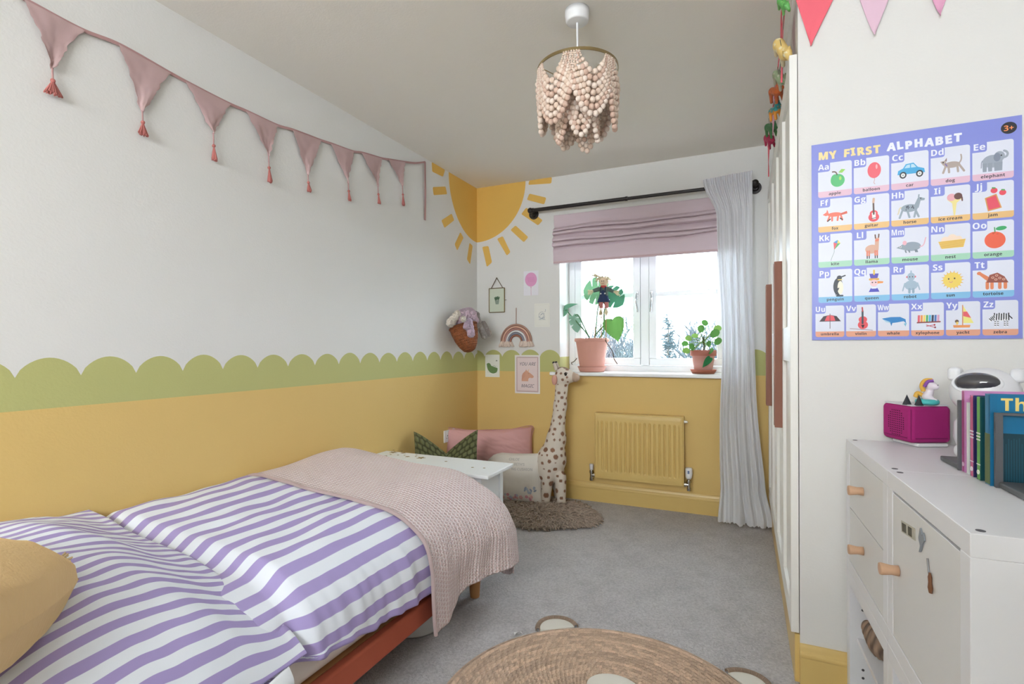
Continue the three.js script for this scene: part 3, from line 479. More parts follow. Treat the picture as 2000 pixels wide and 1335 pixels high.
wallPrint('unicorn_print', 'YOU ARE MAGIC print with a unicorn head and checked border', mid2(-1.645, -1.436), 0.91, 0.209, 0.296, (g, w, h) => {
  g.fillStyle = '#efe9e6'; g.fillRect(0, 0, w, h); const m = w * 0.06; g.fillStyle = '#a98284'; g.fillRect(m, m, w - 2 * m, h - 2 * m); g.fillStyle = '#e6cfca'; for (let i = 0; i * 16 < w - 2 * m; i++) { g.fillRect(m + i * 16, m, 8, 13); g.fillRect(m + i * 16, h - m - 13, 8, 13); } for (let i = 0; i * 16 < h - 2 * m; i++) { g.fillRect(m, m + i * 16, 13, 8); g.fillRect(w - m - 13, m + i * 16, 13, 8); }
  const k = m + 15; g.fillStyle = '#ead7d6'; g.fillRect(k, k, w - 2 * k, h - 2 * k); g.strokeStyle = '#b08f92'; g.lineWidth = 2; g.strokeRect(k + 8, k + 8, w - 2 * k - 16, h - 2 * k - 16);
  g.fillStyle = '#5c565f'; g.textAlign = 'center'; g.font = `italic ${w * 0.165}px sans-serif`; g.fillText('YOU ARE', w * 0.5, h * 0.27, w * 0.7); g.fillText('MAGIC', w * 0.5, h * 0.84, w * 0.62);
  g.fillStyle = '#dba58c'; g.beginPath(); g.moveTo(w * 0.27, h * 0.68); g.quadraticCurveTo(w * 0.28, h * 0.47, w * 0.42, h * 0.42); g.lineTo(w * 0.45, h * 0.37); g.lineTo(w * 0.5, h * 0.42); g.quadraticCurveTo(w * 0.66, h * 0.48, w * 0.76, h * 0.55); g.quadraticCurveTo(w * 0.74, h * 0.61, w * 0.64, h * 0.59); g.quadraticCurveTo(w * 0.52, h * 0.58, w * 0.54, h * 0.68); g.fill();
  g.fillStyle = '#e8c4a8'; g.beginPath(); g.moveTo(w * 0.5, h * 0.42); g.lineTo(w * 0.585, h * 0.345); g.lineTo(w * 0.55, h * 0.44); g.fill(); g.strokeStyle = '#c98f78'; g.lineWidth = 5; for (let i = 0; i < 5; i++) { g.beginPath(); g.moveTo(w * 0.42, h * (0.43 + i * 0.03)); g.quadraticCurveTo(w * (0.3 - i * 0.005), h * (0.47 + i * 0.035), w * 0.29, h * (0.55 + i * 0.025)); g.stroke(); } g.fillStyle = '#4c3f40'; g.beginPath(); g.arc(w * 0.55, h * 0.48, 4, 0, 7); g.fill();
}, 480);
{ // brass and glass hanging frame with a cactus print
  const t = thing('cactus_frame', 'brass edged glass frame with a cactus print hung on a cord', 'picture', [-1.798, 1.491, WZ + 0.004]);
  const brass = M('#7d6a44', 0.35, { metalness: 0.8 }), w = 0.134, h = 0.19, tex = canvasTex(300, 424, (g, W, H) => { g.fillStyle = '#d3dac6'; g.fillRect(0, 0, W, H); g.fillStyle = '#8d9c8c'; g.beginPath(); g.moveTo(W * 0.36, H * 0.5); g.lineTo(W * 0.68, H * 0.5); g.lineTo(W * 0.63, H * 0.68); g.lineTo(W * 0.42, H * 0.68); g.fill(); g.fillStyle = '#4d6a50'; for (let i = 0; i < 9; i++) { g.beginPath(); g.ellipse(W * (0.37 + i * 0.037), H * (0.44 - 0.05 * hash(i, 8)), 8, 34, (i - 4) * 0.08, 0, 7); g.fill(); } });
  mesh('glass_pane', box(w - 0.004, h - 0.004, 0.003, 0, 0, 0.002), M('#dfe4d6', 0.15), t);
  mesh('cactus_picture', new THREE.PlaneGeometry(w - 0.01, h - 0.01).translate(0, 0, 0.0042), M('#ffffff', 0.25, { map: tex, clearcoat: 0.5 }), t);
  mesh('frame_edge', [rbox(w, 0.006, 0.01, 0.002, 0, h / 2, 0.003), rbox(w, 0.006, 0.01, 0.002, 0, -h / 2, 0.003), rbox(0.006, h, 0.01, 0.002, -w / 2, 0, 0.003), rbox(0.006, h, 0.01, 0.002, w / 2, 0, 0.003), bar([w / 2, 0, 0.004], [w / 2 + 0.014, 0, 0.004], 0.002, 8), sph(0.003, w / 2 + 0.014, 0, 0.004, 8)], brass, t);
  mesh('hanging_cord', [bar([-w / 2 + 0.018, h / 2, 0.004], [0, h / 2 + 0.082, 0.004], 0.0028, 6), bar([w / 2 - 0.014, h / 2, 0.004], [0, h / 2 + 0.082, 0.004], 0.0028, 6)], M('#6f5d49', 0.8), t);
  mesh('wall_nail', sph(0.003, 0, h / 2 + 0.083, 0.004, 8), brass, t);
}
{ // rope rainbow
  const t = thing('rope_rainbow', 'rope rainbow wall hanging with fringed ends', 'wall hanging', [-1.63, 1.163, WZ + 0.012]);
  const cols = ['#b08a7a', '#dfb09a', '#b98a80', '#e8e6e8', '#8d8d9c', '#9a6a58'], r0 = 0.046, dr = 0.0158;
  cols.forEach((c, i) => { const R = r0 + (5 - i) * dr, pts = []; for (let k = 0; k <= 24; k++) { const a = Math.PI * k / 24; pts.push([Math.cos(a) * R * 1.02, Math.sin(a) * R * 1.04 - (k === 0 || k === 24 ? 0.004 : 0), 0]); } const m = mesh('rope_arc', tube(pts, 0.0078, 48, 8), M(c, 0.9, { bumpMap: rep(clothBump, 40, 4), bumpScale: 0.001 }), t); m.userData.label = ['mauve outer rope arc', 'peach rope arc', 'rose rope arc', 'white rope arc', 'grey rope arc', 'brown inner rope arc'][i]; });
  for (const s of [-1, 1]) { const f = []; seedState = 90 + s; for (let i = 0; i < 90; i++) { const x = s * rr(0.038, 0.132), e = x + (x - s * 0.085) * 0.35 + rr(-0.006, 0.006); f.push(bar([x, rr(-0.004, 0.006), rr(-0.006, 0.008)], [e, -0.036 + rr(-0.008, 0.006), rr(-0.006, 0.012)], 0.0032, 5, 0.0026)); } mesh('fringe', f, M('#e6d3c6', 0.95), t); }
  mesh('hanging_cord', bar([0, 0.13, 0], [0, 0.262, -0.006], 0.0022, 6), M('#b58a72', 0.9), t);
}
// ------------------------------------------------------------------ wicker wall basket with two plush bunnies
{
  const t = thing('wicker_basket', 'brown wicker cone basket fixed to the left wall', 'basket', [-1.872, 1.25, -3.25]);
  const weave = noiseTex(128, (u, v) => { const r = Math.floor(v * 16), ph = (u * 12 + (r % 2) * 0.5) % 1; return [255 * (0.25 + 0.5 * Math.sin(Math.PI * ph) * Math.sin(Math.PI * ((v * 16) % 1)) + 0.25 * Math.sin(Math.PI * ((v * 16) % 1)))]; }, false);
  const weaveCol = noiseTex(128, (u, v, i, j) => { const r = Math.floor(v * 16), ph = (u * 12 + (r % 2) * 0.5) % 1, k = 0.72 + 0.22 * hash(r, Math.floor(u * 12 + (r % 2) * 0.5), 3) + 0.1 * Math.sin(Math.PI * ph); return [158 * k, 88 * k, 46 * k]; });
  const body = new THREE.Group(); body.name = 'basket_body'; t.add(body); body.rotation.set(-0.12, 0.3, 0.32);
  mesh('woven_shell', lathe([[0.001, -0.172], [0.022, -0.170], [0.042, -0.160], [0.066, -0.125], [0.086, -0.075], [0.098, -0.02], [0.102, 0.02], [0.096, 0.02], [0.09, -0.03], [0.06, -0.12], [0.001, -0.15]], 48), M('#ffffff', 0.7, { map: rep(weaveCol, 3, 2), bumpMap: rep(weave, 3, 2), bumpScale: 0.006 }), body);
  mesh('woven_rim', new THREE.TorusGeometry(0.1, 0.008, 8, 40).rotateX(Math.PI / 2).translate(0, 0.02, 0), M('#8d4f2a', 0.7, { bumpMap: rep(weave, 10, 1), bumpScale: 0.004 }), body);
  const fuzz = (c) => M(c, 1, { bumpMap: rep(furBump, 3), bumpScale: 0.006, sheen: 0.8, sheenColor: new THREE.Color('#ffffff'), sheenRoughness: 0.6 });
  const blob = (list, res, pad, k) => { const lo = [9, 9, 9], hi = [-9, -9, -9]; for (const [a, b, ra, rb] of list) for (let i = 0; i < 3; i++) { lo[i] = Math.min(lo[i], a[i] - ra, b[i] - rb); hi[i] = Math.max(hi[i], a[i] + ra, b[i] + rb); } const sd = (x, y, z) => { let d = 9; for (const [a, b, ra, rb] of list) d = smin(d, capsule(x, y, z, a, b, ra, rb), k); return d + 0.004 * N(x * 60, y * 60, z * 60) + 0.002 * N(x * 140, y * 140, z * 140); }; return uvWorld(sdfMesh(lo.map((v) => v - pad), hi.map((v) => v + pad), res, sd)); };
  const b = thing('lilac_bunny', 'lilac plush bunny with cream ear flopped over the wicker basket rim', 'plush toy');
  mesh('plush_body', blob([[[-1.87, 1.34, -3.23], [-1.83, 1.36, -3.25], 0.05, 0.048], [[-1.83, 1.345, -3.27], [-1.81, 1.315, -3.29], 0.045, 0.035], [[-1.87, 1.26, -3.25], [-1.87, 1.34, -3.24], 0.06, 0.05]], 40, 0.03, 0.03), fuzz('#cbb0bd'), b);
  mesh('hanging_ear', blob([[[-1.795, 1.30, -3.19], [-1.778, 1.215, -3.185], 0.026, 0.029], [[-1.80, 1.285, -3.17], [-1.80, 1.265, -3.155], 0.024, 0.022]], 36, 0.02, 0.02), fuzz('#c8aec0'), b);
  const ear = mesh('cream_ear', blob([[[-1.878, 1.36, -3.17], [-1.92, 1.295, -3.145], 0.024, 0.034]], 34, 0.02, 0.01), fuzz('#e8dccd'), b); ear.userData.label = 'smooth cream ear lining';
  mesh('pompom', blob([[[-1.815, 1.318, -3.145], [-1.816, 1.319, -3.146], 0.021, 0.021]], 24, 0.01, 0.01), fuzz('#e6ddcf'), b);
  const g2 = thing('grey_bunny', 'grey plush bunny with legs dangling from the wicker basket', 'plush toy');
  mesh('plush_body', blob([[[-1.835, 1.36, -3.36], [-1.83, 1.28, -3.37], 0.03, 0.036], [[-1.845, 1.25, -3.30], [-1.83, 1.28, -3.36], 0.03, 0.03]], 40, 0.03, 0.03), fuzz('#a39a94'), g2);
  mesh('leg', blob([[[-1.82, 1.30, -3.37], [-1.782, 1.20, -3.40], 0.02, 0.024]], 30, 0.02, 0.02), fuzz('#a8a09a'), g2);
  mesh('leg', blob([[[-1.79, 1.30, -3.40], [-1.757, 1.22, -3.425], 0.018, 0.021]], 30, 0.02, 0.02), fuzz('#a09791'), g2);
}
// ------------------------------------------------------------------ cushions in the reading corner
{
  const t = thing('bobble_cushion', 'dark olive bobble knit cushion behind the toy chest', 'cushion', [-1.765, 0.36, -2.83]);
  const A = 0.205, B = 0.2, T = 0.075, half = (sg) => grid(90, 90, (u, v) => {
    const s = u * 2 - 1, q = v * 2 - 1, e = Math.pow((1 - s * s) * (1 - q * q), 0.27), dent = 0.125 * smooth(-0.5, 1, q) * Math.pow(1 - Math.abs(s), 1.25);
    const i = s * 6, j = q * 5.5, row = Math.floor(j), bx = ((i + (row % 2 ? 0.5 : 0)) % 1 + 1) % 1, by = ((j % 1) + 1) % 1, bob = Math.pow(Math.sin(Math.PI * bx) * Math.sin(Math.PI * by), 0.6);
    return [s * A * (1 - 0.05 * (1 - q * q)), q * B - dent + 0.02 * Math.abs(s) * (q > 0 ? q : 0), sg * (T * e + 0.02 * bob * Math.min(1, e * 3)) + 0.035 * s * s * (q > 0 ? 1 : 0.3)];
  }, (u, v) => [u * 9, v * 8]);
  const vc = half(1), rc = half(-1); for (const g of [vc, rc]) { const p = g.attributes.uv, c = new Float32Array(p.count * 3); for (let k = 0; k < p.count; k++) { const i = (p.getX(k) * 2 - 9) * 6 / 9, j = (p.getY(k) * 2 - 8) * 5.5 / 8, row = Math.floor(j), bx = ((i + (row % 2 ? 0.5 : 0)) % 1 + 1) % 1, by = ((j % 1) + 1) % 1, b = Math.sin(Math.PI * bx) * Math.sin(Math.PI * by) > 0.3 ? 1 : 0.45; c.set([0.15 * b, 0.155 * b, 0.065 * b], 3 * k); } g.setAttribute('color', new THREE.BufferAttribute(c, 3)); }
  const m = mesh('knit_cover', merge([vc, rc]), new THREE.MeshPhysicalMaterial({ vertexColors: true, roughness: 0.95, side: THREE.DoubleSide, sheen: 0.3 }), t); m.rotation.set(-0.16, 0.58, 0.0, 'YXZ');
}
const linen = (c) => M(c, 0.9, { bumpMap: rep(clothBump, 40), bumpScale: 0.0005 });
{
  const t = thing('pink_cushion', 'pink linen cushion leaning across the yellow wall corner', 'cushion', [-1.735, 0.392, -3.395]);
  const half = (sg) => grid(60, 40, (u, v) => { const s = u * 2 - 1, q = v * 2 - 1, e = Math.pow((1 - Math.pow(Math.abs(s), 2.2)) * (1 - q * q), 0.45), w = 0.007 * N(s * 4 + q * 2, q * 4, 3) + 0.004 * N(s * 9 + q * 5, q * 3, 5); return [s * 0.33 * (1 - 0.03 * (1 - q * q)), q * 0.118 * (1 - 0.04 * (1 - s * s)) + 0.012 * s * s * Math.sign(q) + 0.005 * N(s * 3, 7), sg * (0.065 * e + w * e) + 0.003 * N(s * 7, q * 5)]; }, (u, v) => [u * 0.66, v * 0.24]);
  const g = new THREE.Group(); g.name = 'cushion_body'; t.add(g); g.rotation.set(-0.1, 0.70, -0.02, 'YXZ');
  mesh('cover', merge([half(1), half(-1)]), linen('#dba8a4'), g);
  mesh('piping', tube([[-0.33, -0.125, 0], [-0.16, -0.118, 0], [0, -0.115, 0], [0.16, -0.118, 0], [0.33, -0.13, 0], [0.322, -0.05, 0], [0.322, 0.05, 0], [0.335, 0.13, 0], [0.16, 0.115, 0], [0, 0.114, 0], [-0.16, 0.116, 0], [-0.335, 0.13, 0], [-0.322, 0.05, 0], [-0.322, -0.05, 0]], 0.003, 120, 5, true), linen('#c98f8c'), g);
}
{
  const t = thing('name_cushion', 'cream reading cushion with grey lettering and printed flowers', 'cushion', [-1.535, 0.182, -3.37]);
  const tex = canvasTex(512, 420, (g, w, h) => {
    g.fillStyle = '#dcd5cb'; g.fillRect(0, 0, w, h); g.fillStyle = '#a9a4a0'; g.font = `${h * 0.075}px sans-serif`; g.textAlign = 'left'; g.fillText('CHLOE', w * 0.44, h * 0.15); g.fillText('BETH\u2019S\u2605', w * 0.54, h * 0.25); g.fillText('NG CUSHION', w * 0.50, h * 0.35);
    const fl = (x, y, r, c) => { g.fillStyle = c; for (let i = 0; i < 5; i++) { g.beginPath(); g.arc(x + Math.cos(i * 1.257) * r, y + Math.sin(i * 1.257) * r, r * 0.75, 0, 7); g.fill(); } };
    seedState = 5; for (let i = 0; i < 26; i++) fl(w * rr(0.3, 0.92), h * rr(0.84, 0.95), rr(5, 10), ['#d9a3a0', '#c98591', '#e3c2b5', '#b9b8c4'][i % 4]); for (let i = 0; i < 12; i++) { g.fillStyle = ['#8e97ab', '#a4adbb'][i % 2]; g.beginPath(); g.ellipse(w * rr(0.72, 0.92), h * rr(0.68, 0.86), 8, 14, rr(-1, 1), 0, 7); g.fill(); }
  });
  const g0 = cushionGeo(0.215, 0.178, 0.062, 36, 0.05, 0.005, 9), uv = g0.attributes.uv; for (let i = 0; i < uv.count; i++) uv.setXY(i, uv.getX(i) / 0.43, uv.getY(i) / 0.356);
  const m = mesh('cushion_cover', g0, M('#ffffff', 0.9, { map: tex, bumpMap: rep(clothBump, 20), bumpScale: 0.0004 }), t); m.rotation.set(-0.2, 0.12, 0.02, 'YXZ');
}
// ------------------------------------------------------------------ plush giraffe
{
  const t = thing('plush_giraffe', 'tall cream plush giraffe with brown spots by the radiator', 'plush toy', [0, 0, 0]);
  const Z0 = -3.47, bones = [
    [[-1.192, 0.925, Z0], [-1.150, 0.912, Z0 + 0.01], 0.052, 0.044, 0.03], [[-1.150, 0.912, Z0 + 0.01], [-1.092, 0.905, Z0 + 0.02], 0.044, 0.030, 0.02],
    [[-1.196, 0.90, Z0], [-1.212, 0.70, Z0], 0.047, 0.043, 0.03], [[-1.212, 0.70, Z0], [-1.243, 0.46, Z0], 0.043, 0.060, 0.03], [[-1.243, 0.46, Z0], [-1.277, 0.32, Z0], 0.060, 0.092, 0.05],
    [[-1.280, 0.31, Z0], [-1.303, 0.245, Z0 - 0.01], 0.098, 0.112, 0.05], [[-1.200, 0.20, Z0 + 0.035], [-1.190, 0.05, Z0 + 0.05], 0.042, 0.033, 0.018], [[-1.290, 0.19, Z0 + 0.055], [-1.297, 0.05, Z0 + 0.075], 0.042, 0.034, 0.018],
    [[-1.36, 0.15, Z0 + 0.01], [-1.375, 0.065, Z0 + 0.05], 0.045, 0.034, 0.02], [[-1.26, 0.16, Z0 - 0.06], [-1.25, 0.05, Z0 - 0.07], 0.045, 0.036, 0.02]];
  const sd = (x, y, z) => { let d = 9; for (const [a, b, ra, rb, k] of bones) d = smin(d, capsule(x, y, z, a, b, ra, rb), k); return Math.max(d, 0.022 - y); };
  const body = sdfMesh([-1.45, 0.015, Z0 - 0.16], [-1.03, 1.0, Z0 + 0.16], 150, sd);
  { // brown spots scattered over the hide, dyed into the vertices
    const p = body.attributes.position, spots = []; seedState = 2024;
    for (let k = 0; k < 9000; k++) { const i = Math.floor(rnd() * p.count), q = [p.getX(i), p.getY(i), p.getZ(i)]; if (q[1] > 0.86 && q[0] > -1.14) continue; const low = 1 - smooth(0.40, 0.62, q[1]), r = lerp(0.006, lerp(0.0155, 0.0215, low), Math.pow(hash(k, 7), 0.6)); if (spots.every((o) => Math.hypot(o[0] - q[0], o[1] - q[1], o[2] - q[2]) > o[3] + r + 0.0150)) spots.push([...q, r]); }
    const c = new Float32Array(p.count * 3); for (let i = 0; i < p.count; i++) { const x = p.getX(i), y = p.getY(i), z = p.getZ(i), muzzle = x > -1.108 && y > 0.85, sp = spots.some((o) => Math.hypot(o[0] - x, (o[1] - y) * 1.12, o[2] - z) < o[3]); c.set(muzzle ? [0.50, 0.36, 0.27] : sp ? [0.27, 0.135, 0.082] : [0.70, 0.62, 0.53], 3 * i); }
    body.setAttribute('color', new THREE.BufferAttribute(c, 3));
  }
  mesh('plush_body', body, new THREE.MeshPhysicalMaterial({ vertexColors: true, roughness: 0.95, sheen: 0.4, side: THREE.DoubleSide }), t);
  const cream = M('#cdbfb0', 0.95), brown = M('#8d7562', 0.95), black = M('#1d1a1a', 0.4);
  for (const dz of [0.024, -0.028]) { const h = new THREE.Group(); h.name = 'horn'; t.add(h); mesh('horn_stem', bar([-1.232, 0.955, Z0 + dz], [-1.25, 1.005, Z0 + dz], 0.012, 10, 0.010), cream, h); mesh('horn_tip', sph(0.0105, -1.252, 1.007, Z0 + dz, 10), black, h); }
  for (const s of [1, -1]) { const e = mesh('ear', sph(0.034, 0, 0, 0, 14, 0.62, 1.15, 0.35), s > 0 ? M('#d9a493', 0.9) : cream, t); e.position.set(-1.236, 0.887, Z0 + s * 0.052); e.rotation.set(0.3 * s, 0, -0.15); e.userData.label = 'pink lined ear'; }
  mesh('forelock', sph(0.045, -1.195, 0.955, Z0, 14, 1.15, 0.5, 0.75), brown, t);
  for (const s of [1, -1]) { const e = new THREE.Group(); e.name = 'eye'; t.add(e); mesh('eyeball', sph(0.0115, -1.152, 0.925, Z0 + 0.008 + s * 0.042, 12), M('#17120f', 0.12), e); mesh('eyelash', tube([[-1.172, 0.915, Z0 + 0.006 + s * 0.045], [-1.155, 0.940, Z0 + 0.008 + s * 0.046], [-1.138, 0.936, Z0 + 0.01 + s * 0.044]], 0.003, 12, 5), black, e); }
  for (const [x, z] of [[-1.190, Z0 + 0.052], [-1.297, Z0 + 0.077], [-1.378, Z0 + 0.062]]) mesh('hoof', sph(0.034, x - (x < -1.35 ? 0.012 : 0), x < -1.35 ? 0.045 : 0.034, z, 12, 1, x < -1.35 ? 0.7 : 0.42, 1), x < -1.35 ? black : cream, t);
}
// ------------------------------------------------------------------ rugs
{
  const t = thing('shaggy_rug', 'taupe shaggy sheepskin style rug under the plush giraffe', 'rug', [-1.27, 0, -3.2]);
  const out = (a) => 0.325 * (1 + 0.10 * Math.cos(a * 2 + 0.4) + 0.05 * N(Math.cos(a) * 2, Math.sin(a) * 2) + 0.04 * Math.sin(a * 5 + 1)), col = M('#a8978a', 1, { bumpMap: rep(furBump, 4), bumpScale: 0.012, sheen: 0.4 });
  mesh('rug_hide', grid(72, 14, (u, v) => { const a = u * Math.PI * 2, r = out(a) * v; return [Math.cos(a) * r * 1.12, 0.002 + 0.018 * Math.pow(1 - Math.pow(v, 6), 0.5) + 0.003 * N(Math.cos(a) * r * 30, Math.sin(a) * r * 30), Math.sin(a) * r * 0.98]; }, (u, v) => [Math.cos(u * 6.283) * v * 0.35, Math.sin(u * 6.283) * v * 0.35]), col, t);
  const tuft = tube([[0, 0, 0], [0.006, 0.008, 0.002], [0.018, 0.011, 0.004], [0.030, 0.004, 0.003]], 0.0034, 6, 4), n = 5200, im = new THREE.InstancedMesh(tuft, M('#ab9a8c', 1), n), m4 = new THREE.Matrix4(), q = new THREE.Quaternion(), e = new THREE.Euler(); seedState = 321;
  for (let i = 0; i < n; i++) { const a = rr(0, 6.2832), f = Math.sqrt(rnd()), r = out(a) * f; e.set(rr(-0.3, 0.3), -a + rr(-1.1, 1.1), rr(-0.2, 0.2)); q.setFromEuler(e); const s = rr(0.7, 1.35); m4.compose(V(Math.cos(a) * r * 1.12, 0.015 * Math.pow(1 - f * f * f * f, 0.5) + 0.002, Math.sin(a) * r * 0.98), q, V(s, s, s)); im.setMatrixAt(i, m4); im.setColorAt(i, new THREE.Color().setScalar(rr(0.75, 1.15))); }
  im.name = 'shaggy_pile'; im.userData.kind = 'stuff'; im.castShadow = im.receiveShadow = true; t.add(im);
}
{
  const t = thing('jute_rug', 'round braided jute rug shaped like a bear face', 'rug', [-0.392, 0, -1.49]);
  const braid = noiseTex(256, (u, v, i, j) => { const r = Math.floor(v * 8), a = (v * 8) % 1, ph = (u * 16 + (r % 2) * 0.5 + (a < 0.5 ? a : 1 - a) * 0.8) % 1; return [255 * (0.35 * Math.sin(Math.PI * a) + 0.4 * Math.sin(Math.PI * ph) + 0.25 * hash(i, j, 4))]; }, false);
  const jute = noiseTex(256, (u, v, i, j) => { const r = Math.floor(v * 8), a = (v * 8) % 1, k = 0.70 + 0.10 * hash(r, 3, 2) + 0.14 * hash(r, Math.floor(u * 16 + (r % 2) * 0.5), 8) + 0.16 * hash(i >> 1, j, 9); return [226 * k, 196 * k, 170 * k]; });
  const mj = (rx, ry) => M('#ffffff', 0.95, { map: rep(jute, rx, ry), bumpMap: rep(braid, rx, ry), bumpScale: 0.008 });
  const R = 0.518, pitch = 0.0162, rings = Math.floor(R / pitch), prof = [[0.001, 0.009]]; for (let k = 0; k < rings; k++) for (let i = 0; i < 5; i++) { const f = (k + i / 5), y = 0.003 + 0.009 * Math.pow(Math.sin(Math.PI * (i / 5)), 0.7); prof.push([0.002 + f * pitch, y]); } prof.push([R, 0.004], [R, 0.0]);
  const lg = lathe(prof, 128), uv = lg.attributes.uv, ps = lg.attributes.position; for (let i = 0; i < uv.count; i++) uv.setXY(i, uv.getX(i), Math.hypot(ps.getX(i), ps.getZ(i)) / (pitch * 8));
  mesh('braided_disc', lg, mj(6, 1), t);
  for (const [x, z, a] of [[-0.305, -0.447, 0.6], [0.395, -0.375, -0.75]]) {
    const e = new THREE.Group(); e.name = 'bear_ear'; t.add(e); e.position.set(x, 0, z); e.rotation.y = a;
    const arc = []; for (let k = 0; k <= 14; k++) { const b = Math.PI * k / 14; arc.push([Math.cos(b) * 0.078, 0.007, -Math.sin(b) * 0.082 + 0.02]); }
    mesh('ear_braid', new THREE.TubeGeometry(curve(arc), 40, 0.0095, 8).scale(1, 0.8, 1), mj(10, 0.25), e);
    const s = new THREE.Shape(); s.absellipse(0, 0, 0.07, 0.075, 0, Math.PI); mesh('ear_lining', ext(s, 0.004, 0, 24).rotateX(-Math.PI / 2).translate(0, 0.001, 0.02), M('#d9d4c9', 0.95), e).userData.label = 'cream felt ear lining';
  }
  const sp = new THREE.Shape(); sp.absellipse(0, 0, 0.085, 0.07, 0, Math.PI * 2); mesh('felt_patch', ext(sp, 0.002, 0.001, 28).rotateX(-Math.PI / 2).translate(-0.005, 0.0118, -0.155), M('#ddd8cc', 0.95), t).userData.label = 'cream felt patch on the bear face';
  const lab = grid(6, 4, (u, v) => [u * 0.03, 0.004 + 0.012 * Math.sin(u * 3) * v, v * 0.02], null, 0.0008); const lm = mesh('care_label', lab, M('#efefec', 0.7), t); lm.position.set(-0.44, 0, -0.335); lm.rotation.y = 0.6;
}
// ------------------------------------------------------------------ plants on the sill
const SILL = 0.934;
const leafMat = (c, t = 0.4) => M(c, 0.9, { transmission: t, thickness: 0, specularIntensity: 0.6 });
function leafGeo(shape, bend, fold) {                    // flat leaf in xy (tip towards +y) bent and folded about its midrib
  const s = new THREE.ShapeGeometry(shape, 12); const p = s.attributes.position;
  for (let i = 0; i < p.count; i++) { const x = p.getX(i), y = p.getY(i); p.setZ(i, p.getZ(i) + fold * Math.abs(x) - bend * y * y * 6); }
  s.computeVertexNormals(); return s;
}
const heartLeaf = (w, h) => { const s = new THREE.Shape(); s.moveTo(0, 0); s.bezierCurveTo(w * 0.2, -h * 0.16, w * 0.62, -h * 0.10, w * 0.52, h * 0.28); s.bezierCurveTo(w * 0.46, h * 0.6, w * 0.14, h * 0.8, 0, h); s.bezierCurveTo(-w * 0.14, h * 0.8, -w * 0.46, h * 0.6, -w * 0.52, h * 0.28); s.bezierCurveTo(-w * 0.62, -h * 0.10, -w * 0.2, -h * 0.16, 0, 0); return s; };
function splitLeaf(w, h, cuts = 4) {                     // monstera leaf with slits to the midrib
  const R = (u) => w * 0.54 * Math.pow(Math.sin(Math.PI * Math.min(1, 0.10 + u * 0.9)), 0.6), side = (sg) => { const a = []; for (let k = 0; k < cuts; k++) { const u0 = k / cuts, u1 = (k + 0.74) / cuts; for (let i = 0; i <= 4; i++) { const u = lerp(u0, u1, i / 4); a.push([sg * R(u), h * (u - 0.08 * (1 - u))]); } const um = (k + 0.86) / cuts; if (k < cuts - 1) a.push([sg * R(um) * 0.34, h * (um - 0.10)]); } return a; };
  return poly([[0, 0.02 * h], ...side(1), [0, h], ...side(-1).reverse()]);
}
function place(m, pos, dir, face) {                      // leaf: y along dir, z towards face
  const y = V(...dir).normalize(), z = V(...face).addScaledVector(y, -V(...face).dot(y)).normalize(), x = new THREE.Vector3().crossVectors(y, z);
  m.setRotationFromMatrix(new THREE.Matrix4().makeBasis(x, y, z)); m.position.set(...pos); return m;
}
